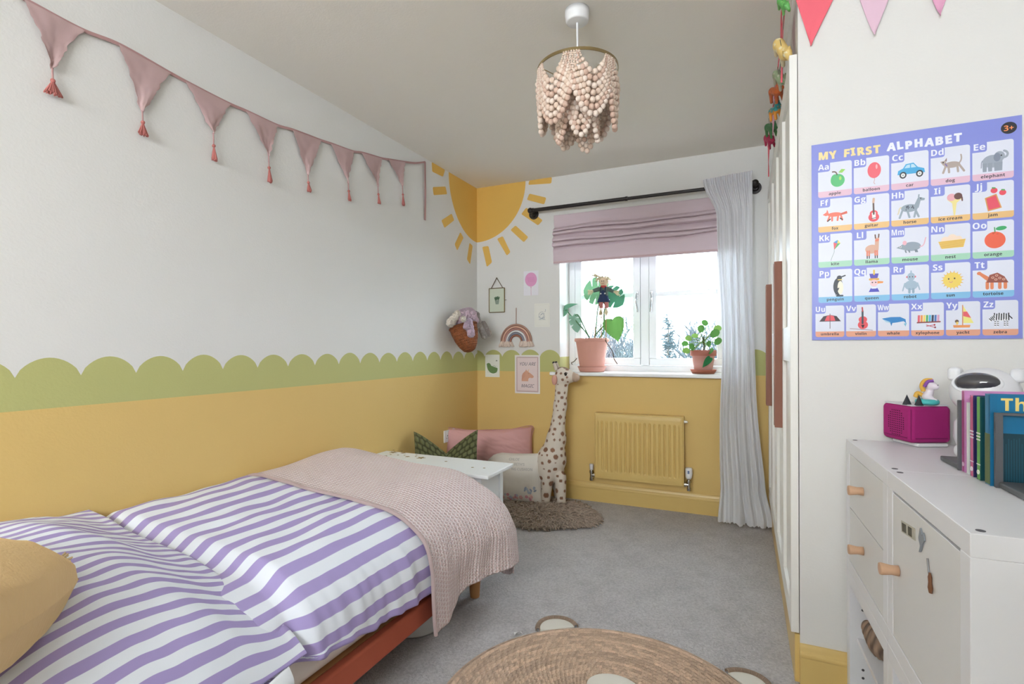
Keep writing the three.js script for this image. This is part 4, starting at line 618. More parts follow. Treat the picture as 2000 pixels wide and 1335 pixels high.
{
  const X = -1.056, Z = -3.742, t = thing('monstera_plant', 'monstera in a large pink terracotta pot on the window sill', 'plant', [X, SILL, Z]);
  const clay = M('#d9a090', 0.8, { bumpMap: rep(wallBump, 2), bumpScale: 0.001 });
  mesh('saucer', lathe([[0.001, 0], [0.088, 0], [0.092, 0.006], [0.104, 0.034], [0.108, 0.036], [0.106, 0.04], [0.09, 0.012], [0.001, 0.01]], 44), clay, t);
  mesh('pot', lathe([[0.001, 0.011], [0.082, 0.011], [0.088, 0.016], [0.094, 0.06], [0.118, 0.222], [0.127, 0.225], [0.130, 0.236], [0.128, 0.248], [0.120, 0.250], [0.112, 0.225], [0.001, 0.215]], 48), clay, t);
  mesh('soil', cyl(0.113, 0.11, 0.012, 0, 0.224, 0, 30), M('#4b3d33', 1), t);
  const stem = M('#557f58', 0.6), S = (pts, r = 0.0058) => mesh('stem', tube(pts, r, 26, 7), stem, t);
  S([[0.01, 0.22, 0], [0.04, 0.28, 0.02], [0.10, 0.34, 0.03], [0.163, 0.385, 0.033]]); S([[0.0, 0.22, 0], [-0.04, 0.29, 0.01], [-0.10, 0.36, 0.01], [-0.15, 0.415, 0.0]]); S([[0.0, 0.22, 0.01], [-0.05, 0.33, 0.02], [-0.11, 0.43, 0.01], [-0.128, 0.425, 0.01]], 0.005); S([[0.02, 0.22, -0.01], [0.03, 0.36, -0.02], [0.045, 0.50, -0.035], [0.10, 0.60, -0.045]], 0.005); S([[0.03, 0.22, -0.01], [0.085, 0.30, -0.02], [0.088, 0.45, -0.03], [0.11, 0.54, -0.04]], 0.006);
  S([[-0.152, 0.412, 0], [-0.185, 0.45, 0], [-0.213, 0.478, 0.0]], 0.0042);
  mesh('aerial_root', tube([[0.11, 0.245, 0.05], [0.14, 0.20, 0.07], [0.172, 0.155, 0.07], [0.185, 0.10, 0.075], [0.21, 0.062, 0.08]], 0.0032, 26, 6), M('#5b4a3a', 0.8), t);
  mesh('aerial_root', tube([[-0.10, 0.10, 0.055], [-0.12, 0.075, 0.07], [-0.135, 0.068, 0.075], [-0.128, 0.055, 0.08]], 0.003, 20, 6), M('#5b4a3a', 0.8), t);
  place(mesh('leaf', leafGeo(heartLeaf(0.145, 0.165), 0.3, 0.12), leafMat('#6c9f52', 0.12), t), [0.165, 0.385, 0.035], [0.25, -0.95, 0.1], [0.1, 0.1, 1]).userData.label = 'bright heart shaped leaf';
  place(mesh('leaf', leafGeo(splitLeaf(0.20, 0.19, 4), 0.15, 0.05), leafMat('#6f9f76', 0.13), t), [0.10, 0.60, -0.045], [-0.97, 0.12, 0.0], [0.1, 0.1, 1]).userData.label = 'large split leaf behind the doll';
  place(mesh('leaf', leafGeo(splitLeaf(0.16, 0.16, 4), 0.15, 0.05), leafMat('#4c8768', 0.1), t), [0.10, 0.60, -0.045], [0.75, -0.62, 0.0], [0.05, 0.2, 1]);
  place(mesh('leaf', leafGeo(splitLeaf(0.085, 0.13, 3), 0.3, 0.4), leafMat('#8fb59e', 0.12), t), [-0.150, 0.42, 0.012], [0.42, -0.9, 0.1], [0.5, 0.3, 0.8]);
  place(mesh('leaf', leafGeo(heartLeaf(0.05, 0.11), 0.3, 0.3), leafMat('#6da284', 0.12), t), [-0.213, 0.478, 0], [0.9, 0.42, 0.1], [-0.1, 0.6, 0.7]);
  place(mesh('leaf', leafGeo(heartLeaf(0.07, 0.08), 0.3, 0.25), leafMat('#72a689', 0.12), t), [-0.215, 0.478, 0], [-0.3, -0.9, 0.2], [0.2, 0.1, 1]);
  for (const [x, y] of [[0.0, 0.40], [0.03, 0.35]]) mesh('support_stick', bar([x, 0.21, 0.02], [x, y, 0.02], 0.003, 6), M('#c9a08e', 0.8), t);
  // scarecrow doll on two sticks, pushed into the soil
  const d = thing('scarecrow_doll', 'straw haired scarecrow doll on sticks standing in the plant pot', 'doll', [X + 0.104, SILL, Z + 0.05]);
  const straw = M('#e3d6b4', 0.9), skin = M('#e6cdae', 0.9), navy = M('#2b3a5c', 0.9), jacket = M('#5c6f66', 0.95, { bumpMap: rep(clothBump, 10), bumpScale: 0.001 }), pink = M('#c77f7a', 0.9);
  for (const x of [-0.02, 0.018]) mesh('stick', bar([x * 0.9, 0.22, 0], [x, 0.44, 0], 0.003, 6), M('#b98e62', 0.8), d);
  mesh('torso', rbox(0.062, 0.075, 0.036, 0.014, 0.002, 0.587, 0, 3), jacket, d);
  mesh('pinafore', lathe([[0.024, 0.605], [0.029, 0.575], [0.034, 0.55], [0.05, 0.512], [0.047, 0.510], [0.001, 0.52]], 20).scale(1, 1, 0.65).translate(0, 0, 0.002), navy, d);
  mesh('strap', [bar([-0.014, 0.57, 0.024], [-0.017, 0.622, 0.019], 0.004, 6), bar([0.016, 0.57, 0.024], [0.019, 0.622, 0.019], 0.004, 6)], navy, d);
  mesh('button', [sph(0.0055, -0.014, 0.572, 0.028, 8), sph(0.0055, 0.016, 0.572, 0.028, 8)], M('#f2f2f0', 0.4), d);
  for (const s of [-1, 1]) {
    const arm = mesh('sleeve', bar([s * 0.026, 0.612, 0], [s * 0.075, s < 0 ? 0.598 : 0.585, 0.004], 0.017, 12, 0.013), jacket, d), leg = mesh('trouser_leg', bar([s * 0.019, 0.525, 0], [s * 0.021 + 0.002, 0.468, 0], 0.018, 12, 0.014), pink, d);
    const h = []; seedState = 60 + s; for (let i = 0; i < 22; i++) h.push(bar([s * 0.072, s < 0 ? 0.598 : 0.586, 0.004], [s * rr(0.095, 0.122), (s < 0 ? 0.59 : 0.575) + rr(-0.026, 0.018), rr(-0.012, 0.016)], 0.0022, 4)); mesh('straw_hand', h, straw, d);
    const f = []; for (let i = 0; i < 26; i++) f.push(bar([s * 0.02, 0.472, 0], [s * 0.022 + rr(-0.016, 0.016), 0.425 + rr(-0.015, 0.008), rr(-0.012, 0.014)], 0.0022, 4)); mesh('straw_foot', f, straw, d);
  }
  mesh('neck_scarf', [sph(0.02, 0.002, 0.626, 0.004, 12, 1.25, 0.45, 0.9), bar([-0.008, 0.624, 0.02], [0.012, 0.616, 0.024], 0.006, 6)], M('#c9564f', 0.9), d);
  mesh('head', sph(0.034, 0.002, 0.66, 0, 18, 0.95, 1.0, 0.85), skin, d);
  mesh('eye', [sph(0.0035, -0.006, 0.663, 0.0285, 8), sph(0.0035, 0.008, 0.663, 0.0285, 8)], M('#2a2320', 0.4), d); mesh('mouth', tube([[-0.010, 0.650, 0.0275], [0.001, 0.645, 0.0285], [0.012, 0.651, 0.0275]], 0.0011, 10, 5), M('#b5483f', 0.7), d);
  const hair = []; seedState = 4; for (let i = 0; i < 70; i++) { const a = rr(-2.2, 2.2), s = V(Math.sin(a) * 0.03, 0.675 + Math.cos(a) * 0.018, rr(-0.015, 0.012)); hair.push(tube([s, [s.x * 1.35, s.y + rr(0, 0.015), s.z + rr(-0.005, 0.012)], [s.x * 1.7 + rr(-0.012, 0.012), s.y - rr(-0.012, 0.03), s.z + rr(-0.004, 0.02)]], 0.0022, 5, 4)); } for (let i = 0; i < 20; i++) hair.push(bar([-0.012, 0.694, 0], [-0.07 + rr(-0.02, 0.012), 0.712 + rr(-0.012, 0.012), rr(-0.01, 0.01)], 0.0022, 4));
  mesh('straw_hair', hair, straw, d);
}
{
  const t = thing('pilea_plant', 'round leaved plant in a small weathered terracotta pot on the sill', 'plant', [-0.272, SILL, -3.735]);
  const clay = M('#b06a52', 0.85), tex = noiseTex(128, (u, v) => { const k = 0.35 * vn(u, v, 8, 4) + (v > 0.12 && v < 0.5 ? 0.45 : 0); return [lerp(168, 214, k), lerp(98, 176, k), lerp(80, 168, k)]; });
  mesh('saucer', lathe([[0.001, 0], [0.07, 0], [0.084, 0.024], [0.086, 0.028], [0.078, 0.026], [0.066, 0.008], [0.001, 0.006]], 36), clay, t);
  mesh('pot', lathe([[0.001, 0.008], [0.056, 0.008], [0.064, 0.06], [0.073, 0.12], [0.084, 0.122], [0.085, 0.160], [0.078, 0.161], [0.07, 0.135], [0.001, 0.13]], 40), M('#ffffff', 0.85, { map: tex }), t);
  mesh('soil', cyl(0.072, 0.07, 0.01, 0, 0.136, 0, 24), M('#45372d', 1), t);
  mesh('trunk', tube([[0.0, 0.13, 0], [0.006, 0.19, 0], [0.002, 0.25, 0]], 0.006, 14, 7), M('#4d5a3f', 0.8), t);
  seedState = 71; const round = new THREE.Shape(); round.absellipse(0, 0.022, 0.024, 0.026, 0, Math.PI * 2);
  const spots = [[-0.075, 0.235, 0.02, 0.9], [-0.10, 0.20, 0.0, 0.9], [-0.055, 0.17, 0.05, 1], [-0.085, 0.155, 0.04, 1], [-0.02, 0.285, 0.01, 1.05], [0.05, 0.26, 0.02, 1.3], [0.07, 0.30, -0.01, 1], [0.03, 0.19, 0.05, 0.9], [0.075, 0.21, 0.04, 1.1], [-0.04, 0.25, -0.02, 0.9], [0.02, 0.33, 0.0, 0.9], [0.04, 0.15, 0.06, 1.0]];
  spots.forEach(([x, y, z, s], i) => { mesh('leaf_stalk', tube([[0.003, 0.2 + 0.01 * (i % 4), 0], [x * 0.5, (0.2 + y) / 2 + 0.012, z * 0.5], [x, y, z]], 0.0028, 10, 5), M('#7c9a5a', 0.7), t); const l = mesh('leaf', leafGeo(round, 0.6, 0.1).scale(s, s, 1), leafMat(i % 3 ? '#5c9148' : '#86ac58', 0.12), t); place(l, [x, y, z], [x + rr(-0.03, 0.03), rr(0.2, 0.9) * 0.05, z], [rr(-0.4, 0.4), 0.5, 1]); });
  mesh('drooping_leaf', place(new THREE.Mesh(leafGeo(heartLeaf(0.04, 0.085), 0.5, 0.2)), [0.06, 0.10, 0.085], [-0.55, -0.75, 0.05], [0.1, 0.3, 1]).geometry, leafMat('#2f7f4c', 0.2), t).position.set(0.05, 0.11, 0.09);
  t.children[t.children.length - 1].rotation.z = 2.5;
}
// ------------------------------------------------------------------ pink muslin bunting along the left wall
{
  const t = thing('muslin_bunting', 'dusty pink muslin bunting with tassels strung along the left wall', 'bunting', [LX + 0.006, 0, 0]);
  const fabric = M('#cdaeac', 0.95, { transmission: 0.15, thickness: 0, bumpMap: rep(clothBump, 40), bumpScale: 0.0006 }), tape = M('#b8918f', 0.95), yarn = M('#bd746e', 0.95);
  const flags = [[-0.79, 2.165, -0.944, 2.156, -0.860, 1.990, 1.904], [-1.045, 2.166, -1.223, 2.151, -1.122, 1.966, 1.876], [-1.277, 2.147, -1.469, 2.140, -1.391, 1.988, 1.875], [-1.537, 2.143, -1.712, 2.145, -1.656, 1.988, 1.864], [-1.789, 2.157, -1.973, 2.173, -1.885, 1.971, 1.885], [-2.04, 2.181, -2.212, 2.198, -2.167, 2.012, 1.914], [-2.274, 2.214, -2.452, 2.241, -2.414, 2.063, 1.960], [-2.509, 2.254, -2.677, 2.293, -2.65, 2.136, 2.009]];
  const path = [[0, 2.20, 0.1], [0, 2.185, -0.3], [0, 2.172, -0.62]]; for (const f of flags) path.push([0, f[1] + 0.002, f[0]], [0, f[3] + 0.002, f[2]]); path.push([0, 2.325, -2.79], [0, 2.366, -2.899]);
  mesh('tape', grid(240, 1, (() => { const c = curve(path.map(([x, y, z]) => [0.002, y, z])), q = c.getPoints(240); return (u, v) => { const p = q[Math.round(u * 240)]; return [p.x + 0.001, p.y + 0.006 - v * 0.012, p.z]; }; })(), null, 0.0015), tape, t);
  mesh('tape_end', grid(2, 30, (u, v) => [0.004 + 0.003 * Math.sin(v * 5), 2.372 - v * 0.395, -2.893 - u * 0.018 + 0.004 * Math.sin(v * 6)], null, 0.0015), tape, t);
  seedState = 9;
  flags.forEach(([za, ya, zb, yb, zt, yt, tb], i) => {
    const g = grid(14, 22, (u, v) => { const w = Math.pow(1 - v, 1.0), rag = 0.006 * N(v * 9 + i, u > 0.5 ? 3 : 7) * (u === 0 || u === 1 ? 1.6 : 0.6) * (v > 0.03 ? 1 : 0); const curl = 0.022 * Math.sin(v * Math.PI) * (u - 0.5) * 0.4; const z0 = lerp(za, zb, u), y0 = lerp(ya, yb, u); return [0.004 + 0.006 * Math.sin(u * 5 + i * 2 + v * 3) * v + 0.003 * N(u * 5, v * 5, i) + 0.003, lerp(y0, yt, v), lerp(z0, zt, 1 - Math.pow(1 - v, 0.93)) + rag + curl]; }, (u, v) => [u * 0.18, v * 0.2], 0.001);
    mesh('pennant', g, fabric, t);
    const q = new THREE.Group(); q.name = 'tassel'; t.add(q); const L = yt - tb, spread = i === 0 ? 0.026 : i === 1 ? 0.018 : 0.011;
    mesh('tassel_cord', bar([0.006, yt + 0.004, zt], [0.008, tb + L * 0.58, zt], 0.003, 6), tape, q);
    const s = []; for (let k = 0; k < 46; k++) { const a = rr(0, 6.28), r = Math.sqrt(rnd()); s.push(bar([0.009, tb + L * 0.56, zt], [0.010 + Math.abs(Math.cos(a)) * r * 0.014, tb + rr(0, 0.01), zt + Math.sin(a) * r * spread], 0.0022, 4, 0.0024)); } s.push(sph(0.007, 0.009, tb + L * 0.56, zt, 8)); mesh('tassel_yarn', s, yarn, q);
  });
}
// ------------------------------------------------------------------ beaded pendant lamp
{
  const t = thing('bead_pendant_lamp', 'pendant lamp with swags of pale wooden beads on brass hoops', 'lamp', [-0.585, CEIL, -1.885]);
  const wh = M('#eeeeef', 0.35), brass = M('#a5926a', 0.3, { metalness: 0.9 }), yR = -0.232;
  mesh('ceiling_rose', lathe([[0.001, -0.048], [0.036, -0.048], [0.043, -0.042], [0.046, -0.02], [0.046, 0], [0.001, 0]], 36), wh, t);
  mesh('flex', tube([[0, -0.045, 0], [0.001, -0.13, 0.001], [0, yR - 0.02, 0]], 0.0042, 16, 8), wh, t);
  mesh('lamp_holder', [cyl(0.016, 0.019, 0.05, 0, yR - 0.035, 0, 20), cyl(0.021, 0.021, 0.012, 0, yR - 0.058, 0, 20)], wh, t);
  mesh('bulb', lathe([[0.001, -0.075], [0.012, -0.073], [0.02, -0.06], [0.021, -0.045], [0.013, -0.02], [0.012, 0], [0.001, 0]].map(([r, y]) => [r, y + yR - 0.06]), 20), M('#ececea', 0.2), t);
  const hoop = (R, y) => { const s = new THREE.Shape(); s.absarc(0, 0, R, 0, Math.PI * 2); const h = new THREE.Path(); h.absarc(0, 0, R - 0.0025, 0, Math.PI * 2, true); s.holes.push(h); return ext(s, 0.011, 0, 40).rotateX(Math.PI / 2).translate(0, y + 0.0055, 0); };
  mesh('hoop', hoop(0.154, yR), brass, t); mesh('hoop', hoop(0.078, yR - 0.035), brass, t);
  const sp = []; for (let k = 0; k < 3; k++) { const a = k * 2.094 + 0.4; sp.push(bar([0.018 * Math.cos(a), yR - 0.05, 0.018 * Math.sin(a)], [0.153 * Math.cos(a), yR, 0.153 * Math.sin(a)], 0.0018, 6)); } mesh('spokes', sp, brass, t);
  const bead = new THREE.SphereGeometry(1, 10, 7), tones = ['#e6d2c2', '#dfc7b5', '#ead8ca', '#d6b7a5'].map((c) => M(c, 0.6));
  seedState = 17;
  const strand = (R, y0, a0, a1, sag, big, inward, tone) => {
    const list = [], pos = (u) => { const a = lerp(a0, a1, u), s = 1 - Math.pow(Math.abs(2 * u - 1), 2.2), y = y0 - sag * s, r = R * (1 - inward * s); return V(Math.cos(a) * r, y, Math.sin(a) * r); };
    let u = 0, p = pos(0); const q = [];
    while (u < 1) { const d = (p.y - (y0 - sag)) / sag, rb = lerp(big, 0.0036, smooth(0.36, 0.8, d)), g = bead.clone().scale(rb, rb, rb).translate(p.x, p.y, p.z); list.push(g); let step = rb + lerp(big, 0.0036, smooth(0.36, 0.8, d)) * 0.98, uu = u; const start = p; while (uu < 1 && pos(uu).distanceTo(start) < step) uu += 0.0015; u = uu; p = pos(u); }
    return mesh('bead_strand', list, tones[tone], t);
  };
  const groups = 6; for (let k = 0; k < groups; k++) for (let i = 0; i < 7; i++) { const base = k * Math.PI * 2 / groups + 0.36, f = 0.06 * (i - 3); strand(0.152, yR - 0.006, base - f, base + Math.PI * 2 / groups + f, 0.072 + i * 0.024 + 0.012 * (k % 2), 0.0108, 0.01 + 0.012 * i, (i * 3 + k) % 4); }
  for (let k = 0; k < 5; k++) for (let i = 0; i < 7; i++) { const base = k * Math.PI * 0.4 + 0.5, f = 0.09 * (i - 3); strand(0.077, yR - 0.04, base - f, base + Math.PI * 0.4 + f, 0.10 + i * 0.022 + 0.008 * (k % 2), 0.0104, 0.02, (i * 3 + k) % 4); }
}
// ------------------------------------------------------------------ wardrobe with four shaker doors
{
  const t = thing('wardrobe', 'built-in wardrobe with pale shaker doors and copper brown pull handles', 'wardrobe', [0.131, 0, NZ + 0.002], 0.0053);
  const door = M('#eeece6', 0.45), edge = door, copper = M('#9c6a58', 0.5, { bumpMap: rep(wallBump, 4, 40), bumpScale: 0.0008 }), W = 0.418, y0 = 0.163, y1 = 2.09, th = 0.024;
  for (let k = 0; k < 4; k++) {
    const d = new THREE.Group(); d.name = 'door'; t.add(d); d.position.z = -k * (W + 0.003); const c = (h, dz, y, z) => rbox(th, h, dz, 0.0025, th / 2, y, z);
    mesh('door_frame', [c(y1 - y0, 0.058, (y0 + y1) / 2, -0.029), c(y1 - y0, 0.058, (y0 + y1) / 2, -W + 0.029), c(0.08, W - 0.116, y0 + 0.04, -W / 2), c(0.08, W - 0.116, y1 - 0.04, -W / 2), c(0.125, W - 0.116, 1.125, -W / 2)], door, d);
    mesh('lower_panel', box(0.01, 1.063 - y0 - 0.08, W - 0.112, th - 0.007, (1.063 + y0 + 0.08) / 2, -W / 2), door, d); mesh('upper_panel', box(0.01, y1 - 0.08 - 1.187, W - 0.112, th - 0.007, (y1 - 0.08 + 1.187) / 2, -W / 2), door, d);
    const hz = k % 2 ? -0.028 : -W + 0.028; mesh('pull_handle', [rbox(0.012, 0.67, 0.02, 0.002, -0.022, 1.125, hz), rbox(0.02, 0.67, 0.006, 0.001, -0.010, 1.125, hz + 0.007)], copper, d);
  }
  mesh('carcass', [box(0.02, y1 - y0, 0.03, 0.04, (y0 + y1) / 2, -1.68), box(0.02, 0.02, 1.6, 0.04, y1 - 0.01, -0.85), box(0.02, 0.02, 1.6, 0.04, y0 + 0.01, -0.85)], door, t);
  mesh('plinth', box(0.02, 0.158, 1.685, 0.021, 0.079, -0.845 + 0.0), P.trimYellow, t).userData.label = 'yellow painted plinth board';
}
{ // unseen cupboard added behind the camera to shade the storage cubes and lower nib wall
  const t = thing('added_cupboard', 'added plain white cupboard behind the camera that shades the storage cubes', 'cupboard', [0.23, 0, 0.75]);
  mesh('carcass', rbox(1.1, 1.5, 0.4, 0.004, 0, 0.75, 0), P.white, t); for (const x of [-0.273, 0.273]) { const d = new THREE.Group(); d.name = 'door'; t.add(d); mesh('door_front', rbox(0.54, 1.46, 0.018, 0.003, x, 0.75, -0.211), P.white, d); mesh('knob', sph(0.013, x * 0.15, 0.8, -0.232, 12), M('#d6ad8c', 0.55), d); }
}
// ------------------------------------------------------------------ bright felt bunting over the wardrobe and poster
{
  const t = thing('felt_bunting', 'coral and pink felt bunting strung above the alphabet poster', 'bunting');
  const cols = ['#f4707e', '#e6c3d5', '#e9abc9'].map((c) => M(c, 0.95)), pen = (pts, i, axis) => grid(12, 16, (u, v) => { const [a, b, tip] = pts, q = [0, 1, 2].map((k) => lerp(lerp(a[k], b[k], u), tip[k], v)); q[axis] += (axis === 2 ? 1 : -1) * (0.003 + 0.005 * Math.abs(Math.sin(v * 3 + u * 2 + i))) + (v > 0.9 && i ? (axis === 2 ? 0.01 : 0) * (v - 0.9) * 10 : 0); return q; }, null, 0.0015);
  const flagsN = [[0.128, 0.298, 0.194, 2.104], [0.294, 0.452, 0.366, 2.091], [0.462, 0.604, 0.530, 2.106]];
  flagsN.forEach(([a, b, c, y], i) => mesh('pennant', pen([[Math.max(a, 0.132), 2.335, NZ], [b, 2.325, NZ], [c, y, NZ]], i, 2), cols[i % 3], t));
  [[-2.02, -2.19, 2.075], [-2.62, -2.80, 2.11], [-3.14, -3.30, 2.07]].forEach(([a, b, y], i) => mesh('pennant', pen([[0.128 - 0.004 * i, 2.30, a], [0.128 - 0.004 * i, 2.30, b], [0.122 - 0.002 * i, y, (a + b) / 2]], i, 0), cols[i === 1 ? 2 : 0], t));
  mesh('cord', tube([[RX - 0.01, 2.33, NZ + 0.004], [0.45, 2.327, NZ + 0.004], [0.16, 2.337, NZ + 0.005], [0.126, 2.32, NZ - 0.02], [0.124, 2.30, -2.3], [0.12, 2.30, -2.9], [0.116, 2.30, -3.4]], 0.0025, 90, 6), cols[0], t);
}
{
  const t = thing('animal_garland', 'garland of small plastic animals hanging along the wardrobe top', 'garland');
  const path = [[0.128, 2.36, -1.945], [0.119, 2.31, -1.962], [0.119, 2.232, -2.05], [0.119, 2.19, -2.2], [0.118, 2.235, -2.49], [0.118, 2.225, -2.6], [0.118, 2.30, -2.99], [0.118, 2.31, -3.19], [0.118, 2.33, -3.4]];
  mesh('string', tube(path, 0.0018, 120, 5), M('#8d8478', 0.9), t);
  const animal = (name, label, p, s, c, c2, tilt, neck) => {
    const g = new THREE.Group(); g.name = name; t.add(g); g.userData.label = label; g.position.set(...p); g.rotation.set(tilt, 0.4, 0.2);
    const L = [[[0, 0.0, -0.02], [0, 0, 0.02], 0.0125, 0.0135], [[0, 0.004, 0.02], [0, 0.004 + neck, 0.034], 0.009, 0.0075], [[0, 0.004 + neck, 0.034], [0, neck - 0.001, 0.048], 0.009, 0.006], [[0, 0, -0.022], [0, -0.012, -0.042], 0.004, 0.0025]]; for (const x of [-0.008, 0.008]) for (const z of [-0.017, 0.017]) L.push([[x, -0.005, z], [x * 1.3, -0.032, z * 1.1], 0.0058, 0.0045]); for (const x of [-0.005, 0.005]) L.push([[x, 0.008 + neck, 0.032], [x * 1.6, 0.019 + neck, 0.031], 0.0035, 0.0022]);
    const sd = (x, y, z) => { let d = 9; for (const [a, b, ra, rb] of L) d = smin(d, capsule(x, y, z, a, b, ra, rb), 0.006); return d; };
    mesh('figure', sdfMesh([-0.03, -0.045, -0.052], [0.03, 0.045 + neck, 0.062], 38, sd, (x, y, z) => (y < -0.004 || hash(Math.floor(x * 150), Math.floor(y * 150), Math.floor(z * 150)) > 0.86 ? c2 : c)).scale(s, s, s), new THREE.MeshPhysicalMaterial({ vertexColors: true, roughness: 0.45, side: THREE.DoubleSide }), g);
    mesh('loop', bar([0, 0.012 * s, 0], [0, 0.05, 0], 0.0012, 4), M('#8d8478', 0.9), g);
  };
  animal('toy_lizard', 'bright green toy animal', [0.114, 2.275, -1.958], 0.9, [0.12, 0.42, 0.10], [0.2, 0.5, 0.15], 1.2, 0.006);
  animal('toy_lion', 'pale yellow toy animal', [0.116, 2.165, -2.045], 1.45, [0.75, 0.53, 0.18], [0.80, 0.70, 0.45], 1.3, 0.014);
  animal('toy_dinosaur', 'sage green toy dinosaur', [0.116, 2.14, -2.2], 1.2, [0.27, 0.34, 0.20], [0.45, 0.42, 0.32], 1.1, 0.012);
  animal('toy_bear', 'orange toy animal', [0.114, 2.205, -2.46], 1.3, [0.58, 0.13, 0.03], [0.40, 0.09, 0.03], 0.5, 0.012);
  animal('toy_bird', 'teal and orange toy animal', [0.114, 2.165, -2.56], 1.15, [0.02, 0.28, 0.30], [0.70, 0.27, 0.03], 0.3, 0.010);
  animal('toy_frog', 'dark green toy animal', [0.114, 2.255, -2.99], 1.35, [0.04, 0.15, 0.05], [0.06, 0.2, 0.06], 0.6, 0.008);
  animal('toy_dragon', 'crimson toy animal', [0.114, 2.265, -3.18], 1.3, [0.46, 0.02, 0.08], [0.5, 0.03, 0.1], 0.8, 0.014);
}
